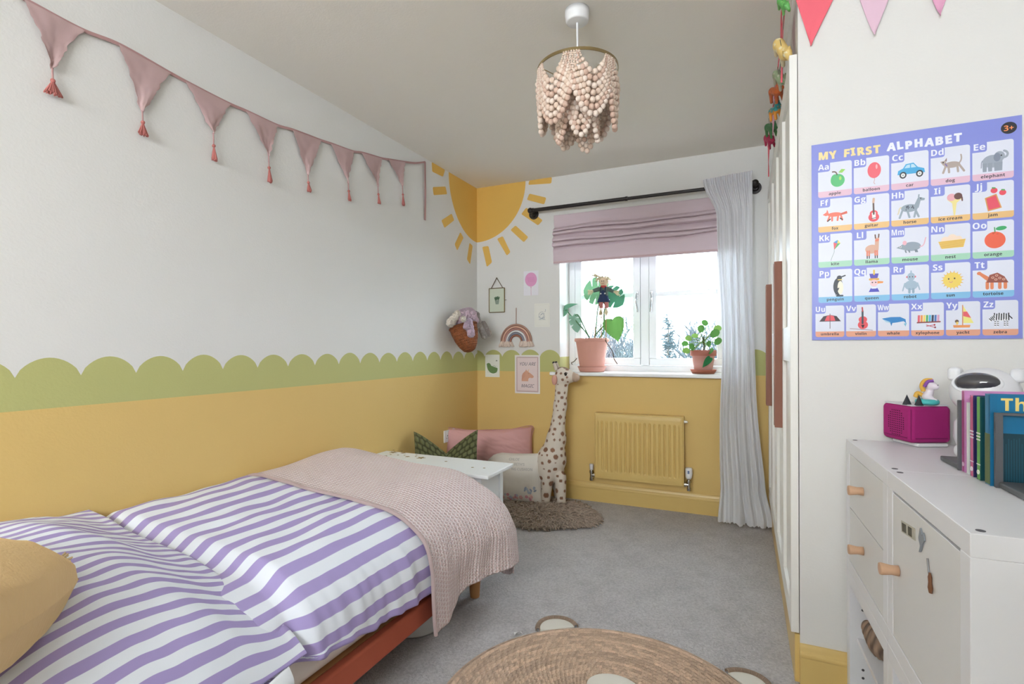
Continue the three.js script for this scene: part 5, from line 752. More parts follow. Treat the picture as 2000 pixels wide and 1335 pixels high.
// ------------------------------------------------------------------ alphabet poster
{
  const W = 0.523, H = 0.640, CW = 1480, CH = Math.round(CW * H / W), t = thing('alphabet_poster', 'blue MY FIRST ALPHABET poster with picture cards from A to Z', 'poster', [0.195 + W / 2, 1.137 + H / 2, NZ]);
  const tex = canvasTex(CW, CH, (g) => {
    g.fillStyle = '#8790dc'; g.fillRect(0, 0, CW, CH);
    const title = (s, x, y, size, col, seed) => { g.fillStyle = col; g.strokeStyle = col; g.lineWidth = size * 0.07; g.lineJoin = 'round'; g.font = `bold ${size}px sans-serif`; g.textAlign = 'left'; let px = x; [...s].forEach((ch, i) => { g.save(); g.translate(px, y + (hash(i, seed) - 0.5) * size * 0.12); g.rotate((hash(i, seed + 1) - 0.5) * 0.16); g.fillText(ch, 0, 0); g.strokeText(ch, 0, 0); g.restore(); px += g.measureText(ch).width + size * 0.10; }); return px; };
    let nx = title('MY', CW * 0.035, CH * 0.083, 92, '#f6dfa2', 2); nx = title('FIRST', nx + 42, CH * 0.083, 92, '#f6dfa2', 5); title('ALPHABET', nx + 40, CH * 0.083, 92, '#eef0fb', 8);
    g.fillStyle = '#20232f'; g.beginPath(); g.ellipse(CW * 0.945, CH * 0.05, 50, 48, 0, 0, 7); g.fill(); g.fillStyle = '#ff9a5c'; g.font = 'bold 60px sans-serif'; g.textAlign = 'center'; g.fillText('3+', CW * 0.945, CH * 0.062);
    const rows = [['Aa apple', 'Bb balloon', 'Cc car', 'Dd dog', 'Ee elephant'], ['Ff fox', 'Gg guitar', 'Hh horse', 'Ii ice cream', 'Jj jam'], ['Kk kite', 'Ll llama', 'Mm mouse', 'Nn nest', 'Oo orange'], ['Pp penguin', 'Qq queen', 'Rr robot', 'Ss sun', 'Tt tortoise'], ['Uu umbrella', 'Vv violin', 'Ww whale', 'Xx xylophone', 'Yy yacht', 'Zz zebra']];
    const ys = [0.101, 0.285, 0.463, 0.644, 0.826], hs = [0.182, 0.175, 0.176, 0.174, 0.166], strip = ['#e5bfd2', '#ecc182', '#a9d8bd', '#86c2e8', '#e8a78c'];
    const E = (x, y, rx, ry, c, r = 0) => { g.fillStyle = c; g.beginPath(); g.ellipse(x, y, rx, ry, r, 0, 7); g.fill(); }, Q = (p, c) => { g.fillStyle = c; g.beginPath(); p.forEach(([x, y], i) => (i ? g.lineTo(x, y) : g.moveTo(x, y))); g.closePath(); g.fill(); }, L = (p, c, w = 2) => { g.strokeStyle = c; g.lineWidth = w; g.lineCap = g.lineJoin = 'round'; g.beginPath(); p.forEach(([x, y], i) => (i ? g.lineTo(x, y) : g.moveTo(x, y))); g.stroke(); }, C = (a, b, c2, d, c, w) => { g.strokeStyle = c; g.lineWidth = w; g.lineCap = 'round'; g.beginPath(); g.moveTo(...a); g.bezierCurveTo(...b, ...c2, ...d); g.stroke(); };
    const quad = (c, bx, by, rx, ry, legs, leg, head) => { E(bx, by, rx, ry, c); for (const [x, dx] of legs) L([[x, by], [x + dx, by + ry + leg]], c, 6); head(); };
    const pics = {
      A() { E(58, 56, 22, 20, '#57c07a'); E(50, 54, 14, 18, '#57c07a'); E(66, 50, 4, 6, '#a9d96c'); C([56, 38], [54, 30], [50, 27], [42, 28], '#6b5146', 4); Q([[60, 32], [70, 22], [82, 24], [72, 34]], '#93cf5c'); },
      B() { E(58, 38, 20, 24, '#ee6472'); Q([[54, 62], [62, 62], [58, 55]], '#ee6472'); E(65, 28, 3, 7, '#f9b3b8'); C([58, 62], [62, 70], [52, 74], [60, 80], '#c99', 1.5); },
      C() { Q([[14, 62], [16, 50], [30, 44], [38, 32], [60, 30], [72, 44], [90, 50], [92, 62]], '#44a9dd'); Q([[34, 44], [41, 35], [50, 34], [50, 44]], '#bfe0f2'); Q([[53, 34], [60, 34], [68, 44], [53, 44]], '#bfe0f2'); for (const x of [30, 77]) { E(x, 64, 10, 10, '#28303c'); E(x, 64, 6, 6, '#f0f0f0'); E(x, 64, 2.5, 2.5, '#9aa'); } },
      D() { quad('#b3a49e', 54, 50, 22, 9, [[38, -8], [44, 2], [68, 2], [72, 14]], 12, () => { Q([[22, 38], [36, 36], [40, 48], [30, 50]], '#b3a49e'); E(30, 41, 2, 2, '#222'); Q([[34, 36], [40, 28], [40, 40]], '#8f7d76'); C([74, 46], [80, 40], [80, 32], [78, 24], '#b3a49e', 4); L([[36, 46], [40, 52]], '#7a68b0', 3); }); },
      E() { E(48, 54, 26, 18, '#a2aab8'); for (const x of [28, 42, 58, 68]) Q([[x - 6, 58], [x + 6, 58], [x + 5, 82], [x - 5, 82]], '#98a0ae'); E(66, 42, 14, 14, '#a2aab8'); E(60, 44, 9, 12, '#838d9e'); C([76, 46], [88, 48], [92, 32], [78, 28], '#a2aab8', 6); E(71, 40, 2, 2, '#222'); C([22, 50], [18, 58], [20, 62], [19, 70], '#838d9e', 2); },
      F() { quad('#ee7560', 48, 50, 22, 7, [[34, -8], [40, 0], [60, -3], [66, 6]], 12, () => { Q([[10, 48], [26, 38], [32, 50], [20, 53]], '#ee7560'); Q([[22, 40], [24, 32], [28, 40]], '#ee7560'); Q([[66, 48], [86, 42], [88, 50], [68, 54]], '#d65c48'); L([[34, 64], [26, 70]], '#3b2d2b', 4); L([[66, 64], [72, 68]], '#3b2d2b', 4); }); },
      G() { E(56, 70, 16, 14, '#e8505e'); E(56, 58, 12, 10, '#e8505e'); Q([[50, 56], [62, 54], [62, 76], [52, 76]], '#eeeeee'); L([[56, 60], [55, 22]], '#5d4740', 5); L([[55, 22], [56, 12]], '#d8b39a', 7); L([[50, 74], [62, 72]], '#444', 2); },
      H() { quad('#98a6b4', 48, 52, 24, 12, [[30, -10], [40, 8], [62, 12], [68, -6]], 16, () => { Q([[60, 48], [72, 22], [82, 22], [74, 54]], '#98a6b4'); Q([[74, 20], [92, 26], [90, 32], [76, 32]], '#98a6b4'); L([[74, 20], [75, 14]], '#98a6b4', 4); E(80, 25, 1.6, 1.6, '#222'); for (let i = 0; i < 14; i++) E(36 + hash(i, 1) * 26, 44 + hash(i, 2) * 14, 1.5, 2, '#3d4652'); C([24, 48], [16, 52], [20, 62], [15, 68], '#dcd2b8', 4); }); },
      I() { Q([[40, 38], [80, 38], [66, 50], [62, 86], [58, 86], [54, 50]], '#efdf95'); E(52, 32, 12, 11, '#efb2bd'); E(70, 30, 11, 10, '#6e4a48'); L([[80, 34], [81, 44]], '#6e4a48', 4); },
      J() { Q([[28, 44], [58, 34], [72, 76], [36, 84]], '#d9a05e'); Q([[32, 46], [56, 38], [68, 74], [38, 80]], '#e8586a'); E(52, 24, 9, 8, '#ec5566'); E(74, 32, 9, 8, '#ec5566'); L([[48, 16], [54, 17]], '#57a05a', 4); L([[72, 24], [78, 25]], '#57a05a', 4); },
      K() { Q([[44, 26], [58, 18], [56, 30], [46, 34]], '#3f9be0'); Q([[58, 18], [66, 30], [56, 30]], '#f3d765'); Q([[44, 26], [46, 50], [56, 30]], '#e75a67'); Q([[66, 30], [46, 50], [56, 30]], '#4cae62'); C([46, 50], [48, 62], [40, 66], [36, 84], '#9aa', 1.6); },
      L() { E(50, 56, 20, 14, '#dcae98'); Q([[58, 58], [60, 22], [72, 20], [70, 60]], '#dcae98'); L([[61, 22], [60, 12]], '#6a4a42', 4); L([[70, 20], [71, 11]], '#6a4a42', 4); for (const x of [36, 42, 60, 66]) { L([[x, 62], [x, 76]], '#e2836a', 5); L([[x, 78], [x, 84]], '#333', 3); } Q([[60, 26], [72, 24], [70, 32], [60, 33]], '#e2836a'); },
      M() { E(54, 56, 26, 14, '#98a5b3'); Q([[10, 58], [32, 46], [34, 66]], '#98a5b3'); E(34, 44, 6, 7, '#f0b9c6'); E(22, 55, 3, 3, '#fff'); E(22, 55, 1.6, 1.6, '#222'); C([78, 58], [92, 58], [90, 40], [94, 32], '#e8b4c4', 3); for (const x of [36, 46, 64, 68]) L([[x, 68], [x + 2, 73]], '#7b8794', 4); },
      N() { E(36, 44, 12, 10, '#f4dcc6'); E(54, 40, 13, 12, '#f4dcc6'); E(70, 44, 11, 10, '#f4dcc6'); Q([[16, 48], [90, 44], [84, 68], [26, 70]], '#f0cb6b'); for (let i = 0; i < 6; i++) L([[18 + i, 50 + i * 3.4], [88 - i, 47 + i * 3.6]], '#d9a849', 1.6); },
      O() { E(54, 54, 27, 24, '#f0694e'); L([[54, 30], [53, 18]], '#4c9a5c', 3); E(70, 21, 14, 6, '#3fae6c', -0.1); for (let i = 0; i < 8; i++) E(48 + hash(i, 6) * 14, 32 + hash(i, 7) * 6, 1, 1, '#b8452f'); },
      P() { E(58, 54, 15, 28, '#202a3c'); E(65, 58, 9, 22, '#f2ecd8'); E(62, 26, 8, 8, '#202a3c'); L([[66, 24], [80, 19]], '#26303f', 4); Q([[50, 60], [62, 58], [50, 84]], '#202a3c'); L([[54, 84], [72, 84]], '#202a3c', 5); L([[58, 32], [70, 32]], '#f1d268', 3); },
      Q() { Q([[42, 18], [70, 18], [66, 34], [46, 34]], '#5b4fc0'); L([[56, 8], [56, 20]], '#e8c34c', 5); L([[44, 36], [68, 36]], '#e0a94f', 7); E(56, 48, 12, 11, '#f2cdd4'); E(51, 46, 2, 2, '#333'); E(61, 46, 2, 2, '#333'); Q([[66, 42], [84, 44], [82, 49], [66, 50]], '#f0974e'); Q([[40, 76], [46, 64], [66, 64], [72, 76]], '#4a4cc0'); L([[50, 64], [62, 64]], '#fff', 3); },
      R() { E(52, 60, 19, 15, '#a6bccf'); E(52, 34, 11, 13, '#a6bccf'); E(48, 34, 1.6, 1.6, '#333'); E(56, 34, 1.6, 1.6, '#333'); L([[52, 22], [52, 16]], '#a6bccf', 4); L([[34, 54], [28, 76]], '#a6bccf', 4); L([[70, 54], [76, 74]], '#a6bccf', 4); L([[47, 72], [47, 82]], '#94abc0', 7); L([[58, 72], [58, 82]], '#94abc0', 7); E(40, 34, 2, 3, '#d67'); E(64, 34, 2, 3, '#d67'); },
      S() { for (let i = 0; i < 18; i++) { const a = i * 0.349; Q([[54 + Math.cos(a - 0.09) * 24, 50 + Math.sin(a - 0.09) * 22], [54 + Math.cos(a) * 32, 50 + Math.sin(a) * 30], [54 + Math.cos(a + 0.09) * 24, 50 + Math.sin(a + 0.09) * 22]], '#ecb765'); } E(54, 50, 25, 23, '#f3d567'); E(44, 46, 2, 2.4, '#333'); E(60, 45, 2, 2.4, '#333'); C([46, 55], [50, 58], [52, 58], [54, 54], '#d98', 2); },
      T() { for (const x of [34, 46, 66, 80]) L([[x, 62], [x, 78]], '#e68a62', 9); Q([[36, 60], [10, 36], [18, 32], [44, 50]], '#e68a62'); E(13, 34, 6, 5, '#e68a62'); Q([[32, 62], [40, 40], [60, 34], [78, 46], [88, 64]], '#9c564a'); for (const [x, y] of [[48, 48], [58, 42], [66, 50], [56, 54], [76, 54]]) { E(x, y, 4, 3.4, '#e2b4a0'); E(x, y, 2, 1.8, '#9c564a'); } },
      U() { Q([[10, 52], [26, 34], [50, 30], [74, 34], [90, 52]], '#3c2f3a'); Q([[30, 50], [38, 34], [50, 30], [64, 34], [70, 50]], '#ec5c68'); L([[50, 26], [50, 76]], '#4a3a3e', 2); },
      V() { E(56, 66, 18, 14, '#e85a62'); E(56, 48, 15, 11, '#e85a62'); L([[55, 60], [55, 20]], '#3d4d5c', 7); L([[55, 20], [54, 8]], '#c04a52', 5); Q([[50, 66], [62, 66], [56, 78]], '#2c2230'); L([[10, 78], [90, 84]], '#9a6a72', 1.6); },
      W() { Q([[10, 46], [40, 42], [72, 42], [90, 50], [92, 64], [84, 56], [60, 60], [40, 62], [20, 54]], '#2f86cc'); Q([[12, 48], [34, 56], [44, 62], [24, 58]], '#a9d4ea'); Q([[38, 60], [46, 60], [42, 72]], '#2f7cbc'); Q([[84, 64], [94, 62], [90, 74]], '#7bbcd8'); },
      X() { const c = ['#e8606c', '#f19a54', '#f1d665', '#57b46a', '#53b6dd', '#2c3c5c', '#4a7cc0', '#d9a0c0']; c.forEach((k, i) => Q([[18 + i * 9, 38], [25 + i * 9, 38], [24 + i * 9, 62], [17 + i * 9, 62]], k)); L([[16, 62], [90, 60]], '#8a3f42', 4); L([[46, 74], [72, 70]], '#c04a5a', 2); L([[46, 70], [72, 78]], '#c04a5a', 2); E(72, 70, 3, 3, '#b34'); E(74, 78, 3, 3, '#834'); },
      Y() { L([[48, 10], [48, 72]], '#d98a5c', 3); Q([[50, 12], [82, 66], [50, 66]], '#f1ea8c'); Q([[50, 30], [62, 30], [74, 50], [50, 44]], '#ec6470'); Q([[18, 72], [72, 72], [70, 80], [20, 80]], '#ee9a5e'); E(30, 60, 6, 5, '#6c5540'); E(31, 66, 4, 5, '#f0d070'); },
      Z() { E(52, 50, 24, 12, '#eef0f5'); for (let i = 0; i < 7; i++) L([[32 + i * 7, 38 + (i % 2) * 2], [30 + i * 7.4, 58]], '#23252e', 3.4); for (const x of [34, 42, 62, 70]) { L([[x, 58], [x, 78]], '#eef0f5', 5); for (let k = 0; k < 3; k++) L([[x - 2, 62 + k * 6], [x + 2, 63 + k * 6]], '#23252e', 2); } Q([[30, 40], [14, 58], [20, 66], [34, 52]], '#eef0f5'); for (let i = 0; i < 4; i++) L([[17 + i * 4, 54 - i * 3], [23 + i * 3, 60 - i * 3]], '#23252e', 2.6); L([[76, 46], [84, 54]], '#23252e', 3); },
    };
    rows.forEach((row, r) => row.forEach((item, k) => {
      const n = row.length, m = n === 5 ? 0.035 : 0.018, gap = 0.0095, cw = (1 - 2 * m - gap * (n - 1)) / n, x = (m + k * (cw + gap)) * CW, y = ys[r] * CH, w = cw * CW, h = hs[r] * CH - 14, R = 22, nx2 = w * 0.36, ny = h * 0.25;
      g.save(); g.beginPath(); g.moveTo(x + nx2, y); g.lineTo(x + w - R, y); g.quadraticCurveTo(x + w, y, x + w, y + R); g.lineTo(x + w, y + h - R); g.quadraticCurveTo(x + w, y + h, x + w - R, y + h); g.lineTo(x + R, y + h); g.quadraticCurveTo(x, y + h, x, y + h - R); g.lineTo(x, y + ny); g.lineTo(x + nx2 - 22, y + ny); g.quadraticCurveTo(x + nx2, y + ny, x + nx2, y + ny - 22); g.closePath(); g.fillStyle = '#e2e5f2'; g.fill(); g.clip();
      g.fillStyle = strip[r]; g.fillRect(x, y + h * 0.825, w, h * 0.18); g.restore();
      const [let2, ...rest] = item.split(' '); g.fillStyle = '#f1f2fb'; g.textAlign = 'center'; g.font = `bold ${h * 0.235}px sans-serif`; g.fillText(let2, x + nx2 * 0.48, y + ny * 0.76, nx2 * 1.02);
      g.fillStyle = '#2c2b36'; g.font = `bold ${h * 0.115}px sans-serif`; g.fillText(rest.join(' '), x + w / 2, y + h * 0.945, w * 0.9);
      g.save(); g.translate(x + w * 0.04, y + h * 0.02); g.scale(w * 0.0094, h * 0.0093); pics[let2[0]](); g.restore();
    }));
  });
  mesh('poster_sheet', box(W, H, 0.001, 0, 0, 0.0022), M('#9aa0dc', 0.5), t);
  mesh('printed_face', grid(20, 20, (u, v) => [(u - 0.5) * W, (0.5 - v) * H, 0.0036 + 0.0016 * (1 + N(u * 2.5, v * 2.5))], (u, v) => [u, 1 - v]), M('#ffffff', 0.32, { map: tex, clearcoat: 0.6, clearcoatRoughness: 0.12 }), t);
}
// ------------------------------------------------------------------ stacked white storage cubes
const cubeMat = M('#e9e9ec', 0.38), frontMat = M('#e2e1e0', 0.42), holeMat = M('#4a4a50', 0.5), knobWood = M('#d6ad8c', 0.55);
const CUBE = { x: 0.287, z: -1.932, turn: 0.0344, w: 0.45, h: 0.411, d: 0.39, b: 0.038 };
const cubeAt = (lx, y, lz) => { const c = Math.cos(CUBE.turn), s = Math.sin(CUBE.turn); return [CUBE.x + lx * c + lz * s, y, CUBE.z - lx * s + lz * c]; };
function storageCube(label, k, level) {
  const t = thing('storage_cube', label, 'storage cube', cubeAt(0, level * CUBE.h, k * CUBE.w), CUBE.turn); const { w, h, d, b } = CUBE, bev = 0.0015, g = 0.0006;
  mesh('top_board', rbox(d, b, w - 2 * g, bev, d / 2, h - b / 2, w / 2), cubeMat, t); mesh('bottom_board', rbox(d, b, w - 2 * g, bev, d / 2, b / 2, w / 2), cubeMat, t);
  for (const z of [b / 2 + g, w - b / 2 - g]) mesh('side_board', rbox(d, h - 2 * b, b, bev, d / 2, h / 2, z), cubeMat, t);
  mesh('back_panel', box(0.006, h - 2 * b, w - 2 * b, d - 0.004, h / 2, w / 2), cubeMat, t);
  if (level) for (const z of [0.02, w - 0.02]) for (const x of [0.02, d - 0.02]) mesh('cam_hole', cyl(0.0065, 0.0065, 0.0006, x, h + 0.0003, z, 16), holeMat, t);
  return t;
}
function knob(parent, y, z) { const g = new THREE.LatheGeometry([[0.001, -0.036], [0.0125, -0.036], [0.0135, -0.033], [0.0105, -0.014], [0.0115, 0], [0.001, 0]].map(([r, q]) => new THREE.Vector2(r, q)), 22).rotateZ(-Math.PI / 2).translate(0, y, z); return mesh('knob', g, knobWood, parent); }
{
  const { w, h, b } = CUBE;
  const A = storageCube('upper white storage cube with two drawers against the poster wall', 0, 1);
  for (const [y0, y1] of [[b + 0.002, h / 2 - 0.002], [h / 2 + 0.001, h - b - 0.002]]) { const d = new THREE.Group(); d.name = 'drawer'; A.add(d); mesh('drawer_front', rbox(0.016, y1 - y0, w - 2 * b - 0.004, 0.0012, 0.009, (y0 + y1) / 2, w / 2), frontMat, d); knob(d, (y0 + y1) / 2 + 0.01, w / 2 - 0.01); }
  const B = storageCube('upper white storage cube with a magnet covered door', 1, 1); const d = new THREE.Group(); d.name = 'door'; B.add(d);
  mesh('door_front', rbox(0.016, h - 2 * b - 0.008, w - 2 * b - 0.005, 0.0012, 0.009, h / 2 - 0.002, w / 2), frontMat, d); knob(d, 0.205, 0.085);
  const Cc = storageCube('lower white storage cube with an inner shelf beside the yellow baseboard', 0, 0); mesh('inner_shelf', rbox(0.36, 0.014, w - 2 * b, 0.001, 0.2, 0.205, w / 2), cubeMat, Cc); for (const z of [b + 0.0005, w - b - 0.0005]) for (const y of [0.09, 0.115, 0.3]) mesh('peg_hole', cyl(0.004, 0.004, 0.001, 0, 0, 0, 10).rotateX(Math.PI / 2).translate(0.035, y, z), holeMat, Cc);
  storageCube('lower white storage cube standing open under the cube with the door', 1, 0);
}
{ // magnets on the cube door
  const at = (lx, y, lz) => cubeAt(lx, y, lz);
  const s = thing('photo_magnet', 'narrow photo strip magnet on the storage cube door', 'magnet', at(0.0005, 0.728, 0.60), CUBE.turn); mesh('magnet_strip', box(0.0016, 0.024, 0.088, 0, 0, 0), M('#b9b5a8', 0.4), s); mesh('strip_picture', [box(0.0006, 0.018, 0.026, -0.001, 0, -0.024), box(0.0006, 0.018, 0.022, -0.001, 0, 0.014)], M('#4b4a40', 0.4), s); s.rotation.x = -0.12;
  const g = thing('animal_magnet', 'small grey animal shaped magnet on the storage cube door', 'magnet', at(0.0002, 0.735, 0.685), CUBE.turn); const sh = smoothShape([[-0.018, 0.006], [-0.012, 0.02], [-0.006, 0.012], [0.004, 0.024], [0.010, 0.012], [0.014, 0.0], [0.006, -0.012], [0.012, -0.026], [0.002, -0.02], [-0.006, -0.006]]); mesh('magnet_shape', ext(sh, 0.0024, 0).rotateY(Math.PI / 2).translate(-0.0024, 0, 0), M('#8d959e', 0.45), g);
  const w = thing('spatula_magnet', 'little wooden handled screwdriver shaped magnet on the cube door', 'magnet', at(-0.002, 0.688, 0.728), CUBE.turn); mesh('metal_shaft', bar([0, 0.026, -0.008], [0, 0.0, 0.0], 0.0016, 8), M('#85858a', 0.3, { metalness: 0.8 }), w); mesh('wooden_handle', lathe([[0.001, -0.034], [0.005, -0.033], [0.0075, -0.024], [0.0055, -0.014], [0.0062, -0.005], [0.003, 0.003], [0.001, 0.004]], 16).scale(0.5, 1, 1).rotateX(-0.1).translate(0, 0, 0.004), M('#7d5236', 0.6), w);
}
{ // shell and bowl in the lower cube
  const p = cubeAt(0.070, 0.213, 0.105), t = thing('sea_shell', 'brown ridged sea shell on the lower cube shelf', 'shell', p, 0.5);
  const sd = (x, y, z) => { let d = 9; for (let i = 0; i < 7; i++) { const f = i / 6; d = smin(d, capsule(x, y, z, [0, 0.048 - f * 0.012, -0.06 + f * 0.085], [0, 0.048 - f * 0.012, -0.058 + f * 0.085], lerp(0.012, 0.05, Math.pow(f, 0.8)), lerp(0.012, 0.05, Math.pow(f, 0.8))), 0.008); } return d + 0.0022 * Math.sin(z * 420 + Math.atan2(x, y - 0.04)) ; };
  mesh('shell_body', sdfMesh([-0.07, -0.02, -0.09], [0.07, 0.115, 0.09], 60, (x, y, z) => Math.max(sd(x, y, z), 0.001 - y), (x, y, z) => { const k = 0.6 + 0.4 * Math.sin(z * 210 + 5 * N(x * 20, y * 20)); return [0.33 * k + 0.06, 0.225 * k + 0.04, 0.15 * k + 0.03]; }), new THREE.MeshPhysicalMaterial({ vertexColors: true, roughness: 0.5, side: THREE.DoubleSide }), t);
  const q = cubeAt(0.13, 0.038, 0.17), bo = thing('olive_bowl', 'olive ceramic bowl at the bottom of the lower cube', 'bowl', q); mesh('bowl_wall', lathe([[0.001, 0], [0.05, 0], [0.075, 0.03], [0.088, 0.08], [0.09, 0.13], [0.084, 0.13], [0.07, 0.035], [0.001, 0.008]], 32), M('#6e6a32', 0.35), bo);
}
// ------------------------------------------------------------------ things on top of the cubes
const TOP = 0.8225;
{
  const t = thing('audio_cube', 'magenta fabric children\u2019s audio cube with little grey ears', 'speaker', [0.43, TOP, -1.83], Math.PI / 180 * 24);
  const mag = M('#a3206f', 0.9, { bumpMap: rep(clothBump, 30), bumpScale: 0.0005 }), S = 0.12;
  mesh('fabric_body', rbox(S, 0.108, S, 0.014, S / 2, 0.066, -S / 2, 4), mag, t);
  mesh('seam', [bar([0.014, 0.026, 0.0002], [S - 0.014, 0.026, 0.0002], 0.0011, 5), bar([-0.0002, 0.026, -0.014], [-0.0002, 0.026, -S + 0.014], 0.0011, 5), bar([0.0038, 0.022, -0.0038], [0.0038, 0.11, -0.0038], 0.0011, 5)], M('#7d1657', 0.9), t);
  const holes = []; for (let i = 0; i < 9; i++) for (let j = 0; j < 12; j++) { const e = Math.hypot((i - 4) / 4.6, (j - 5.5) / 6.4); if (e > 1) continue; holes.push(box(0.0008, 0.0028, 0.0028, -0.0003, 0.03 + j * 0.0065, -0.028 - i * 0.0075)); } mesh('speaker_holes', holes, M('#3d0a2a', 0.9), t);
  mesh('top_plate', rbox(S - 0.012, 0.004, S - 0.012, 0.0015, S / 2, 0.1205, -S / 2), M('#d8d8de', 0.5), t);
  for (const [x, z] of [[0.012, -0.03], [0.03, -0.008]]) mesh('ear', new THREE.ConeGeometry(0.0125, 0.03, 14).scale(1, 1, 0.75).translate(x, 0.1365, z), M('#33363d', 0.7), t);
  mesh('charging_dock', rbox(0.09, 0.011, 0.10, 0.004, 0.068, 0.0058, -0.055), M('#e4e4e6', 0.4), t);
}
{ // little pony figure, a plain generic one
  const t = thing('pony_figurine', 'small white pony figurine with purple and yellow mane on a turquoise ring', 'figurine', [0.478, TOP + 0.1235, -1.868], -0.2);
  mesh('ring_base', new THREE.TorusGeometry(0.021, 0.008, 10, 28).rotateX(Math.PI / 2).translate(0, 0.008, 0), M('#49b9b9', 0.5), t);
  const L = [[[0, 0.022, 0], [0.004, 0.034, 0.002], 0.0125, 0.011], [[0.004, 0.036, 0.002], [0.010, 0.052, 0.004], 0.008, 0.008], [[0.010, 0.056, 0.004], [0.018, 0.053, 0.012], 0.0125, 0.0085], [[0.006, 0.02, 0.006], [0.018, 0.014, 0.012], 0.005, 0.0045], [[0.004, 0.066, 0.006], [0.002, 0.074, 0.007], 0.004, 0.002], [[0.012, 0.068, -0.002], [0.012, 0.075, -0.004], 0.004, 0.002]];
  mesh('figure', sdfMesh([-0.025, 0, -0.02], [0.035, 0.085, 0.03], 44, (x, y, z) => { let d = 9; for (const [a, b, ra, rb] of L) d = smin(d, capsule(x, y, z, a, b, ra, rb), 0.006); return d; }), M('#eadfe8', 0.45), t);
  mesh('mane', [tube([[0.012, 0.071, 0.008], [-0.004, 0.070, 0.006], [-0.012, 0.055, 0.004], [-0.008, 0.038, 0.004]], 0.006, 14, 7), tube([[-0.010, 0.026, -0.004], [-0.022, 0.032, -0.002], [-0.027, 0.020, 0.0]], 0.006, 12, 7)], M('#e9b64a', 0.5), t); mesh('mane_streak', [tube([[0.014, 0.070, 0.013], [0.002, 0.068, 0.013], [-0.007, 0.052, 0.010]], 0.0045, 12, 7), tube([[0.012, 0.070, -0.001], [-0.004, 0.066, -0.003], [-0.010, 0.048, -0.003]], 0.0045, 12, 7)], M('#8c4fa8', 0.5), t);
  mesh('eye', [sph(0.0018, 0.0225, 0.0575, 0.016, 8), sph(0.0018, 0.024, 0.0575, 0.009, 8)], M('#2a2030', 0.3), t);
}
{ // astronaut night light
  const t = thing('astronaut_projector', 'white astronaut night light with dark visor behind the books', 'night light', [0.565, TOP, -1.735], -0.5);
  const wh = M('#e6e7ea', 0.3); mesh('helmet', sph(0.072, 0, 0.172, 0, 32, 1.0, 0.90, 0.95), wh, t);
  mesh('body', lathe([[0.001, 0.012], [0.05, 0.012], [0.064, 0.05], [0.062, 0.09], [0.045, 0.115], [0.001, 0.12]], 28), wh, t); for (const x of [-0.035, 0.035]) mesh('leg', rbox(0.042, 0.035, 0.07, 0.015, x, 0.0175, 0.012, 3), wh, t);
  mesh('visor', sph(0.046, 0, 0, 0, 30, 1.0, 0.58, 0.55).rotateX(-0.45).translate(-0.006, 0.199, 0.044), M('#3b3c42', 0.08, { clearcoat: 1 }), t);
  mesh('visor_rim', new THREE.TorusGeometry(0.047, 0.0045, 8, 44).scale(1, 0.6, 1).rotateX(-0.45).translate(-0.006, 0.197, 0.047), wh, t);
  for (const s of [-1, 1]) mesh('ear_pod', rbox(0.028, 0.036, 0.045, 0.01, s * 0.062, 0.218, -0.012, 3), wh, t);
  mesh('backpack', rbox(0.04, 0.06, 0.035, 0.008, 0.084, 0.20, -0.02, 3).rotateZ(-0.1), wh, t); mesh('yellow_decal', box(0.010, 0.04, 0.002, 0.108, 0.19, -0.001), M('#c9a72e', 0.5), t);
}
// books between two grey bookends, spines towards the room
function book(label, lz, th, h, d, cover, spine, extra) {
  const t = thing('book', label, 'book', cubeAt(0.158, TOP, lz), CUBE.turn, 'books on the storage cubes'); const cv = M(cover, 0.35), sp = M(spine, 0.4);
  mesh('cover', [box(d, h, 0.002, d / 2, h / 2, 0.001), box(d, h, 0.002, d / 2, h / 2, th - 0.001)], cv, t);
  mesh('spine', rbox(0.004, h, th, 0.0018, 0.002, h / 2, th / 2), sp, t);
  mesh('page_block', box(d - 0.01, h - 0.008, Math.max(th - 0.004, 0.001), d / 2 - 0.001, h / 2, th / 2), M('#efe9dc', 0.9), t);
  extra?.(t, th, h, d); return t;
}
const spineBand = (t, th, y, hh, c) => mesh('spine_band', box(0.0008, hh, th + 0.0005, -0.0003, y, th / 2), M(c, 0.4), t);
function spineText(t, th, y0, len, text, color, bg) { const tex = canvasTex(256, 32, (g) => { g.fillStyle = bg; g.fillRect(0, 0, 256, 32); g.fillStyle = color; g.font = 'bold 22px sans-serif'; g.textAlign = 'center'; g.fillText(text, 128, 24, 240); }); const m = mesh('spine_title', new THREE.PlaneGeometry(len, th * 0.7), M('#ffffff', 0.5, { map: tex }), t); m.rotation.set(0, -Math.PI / 2, -Math.PI / 2, 'YXZ'); m.position.set(-0.0006, y0, th / 2); return m; }
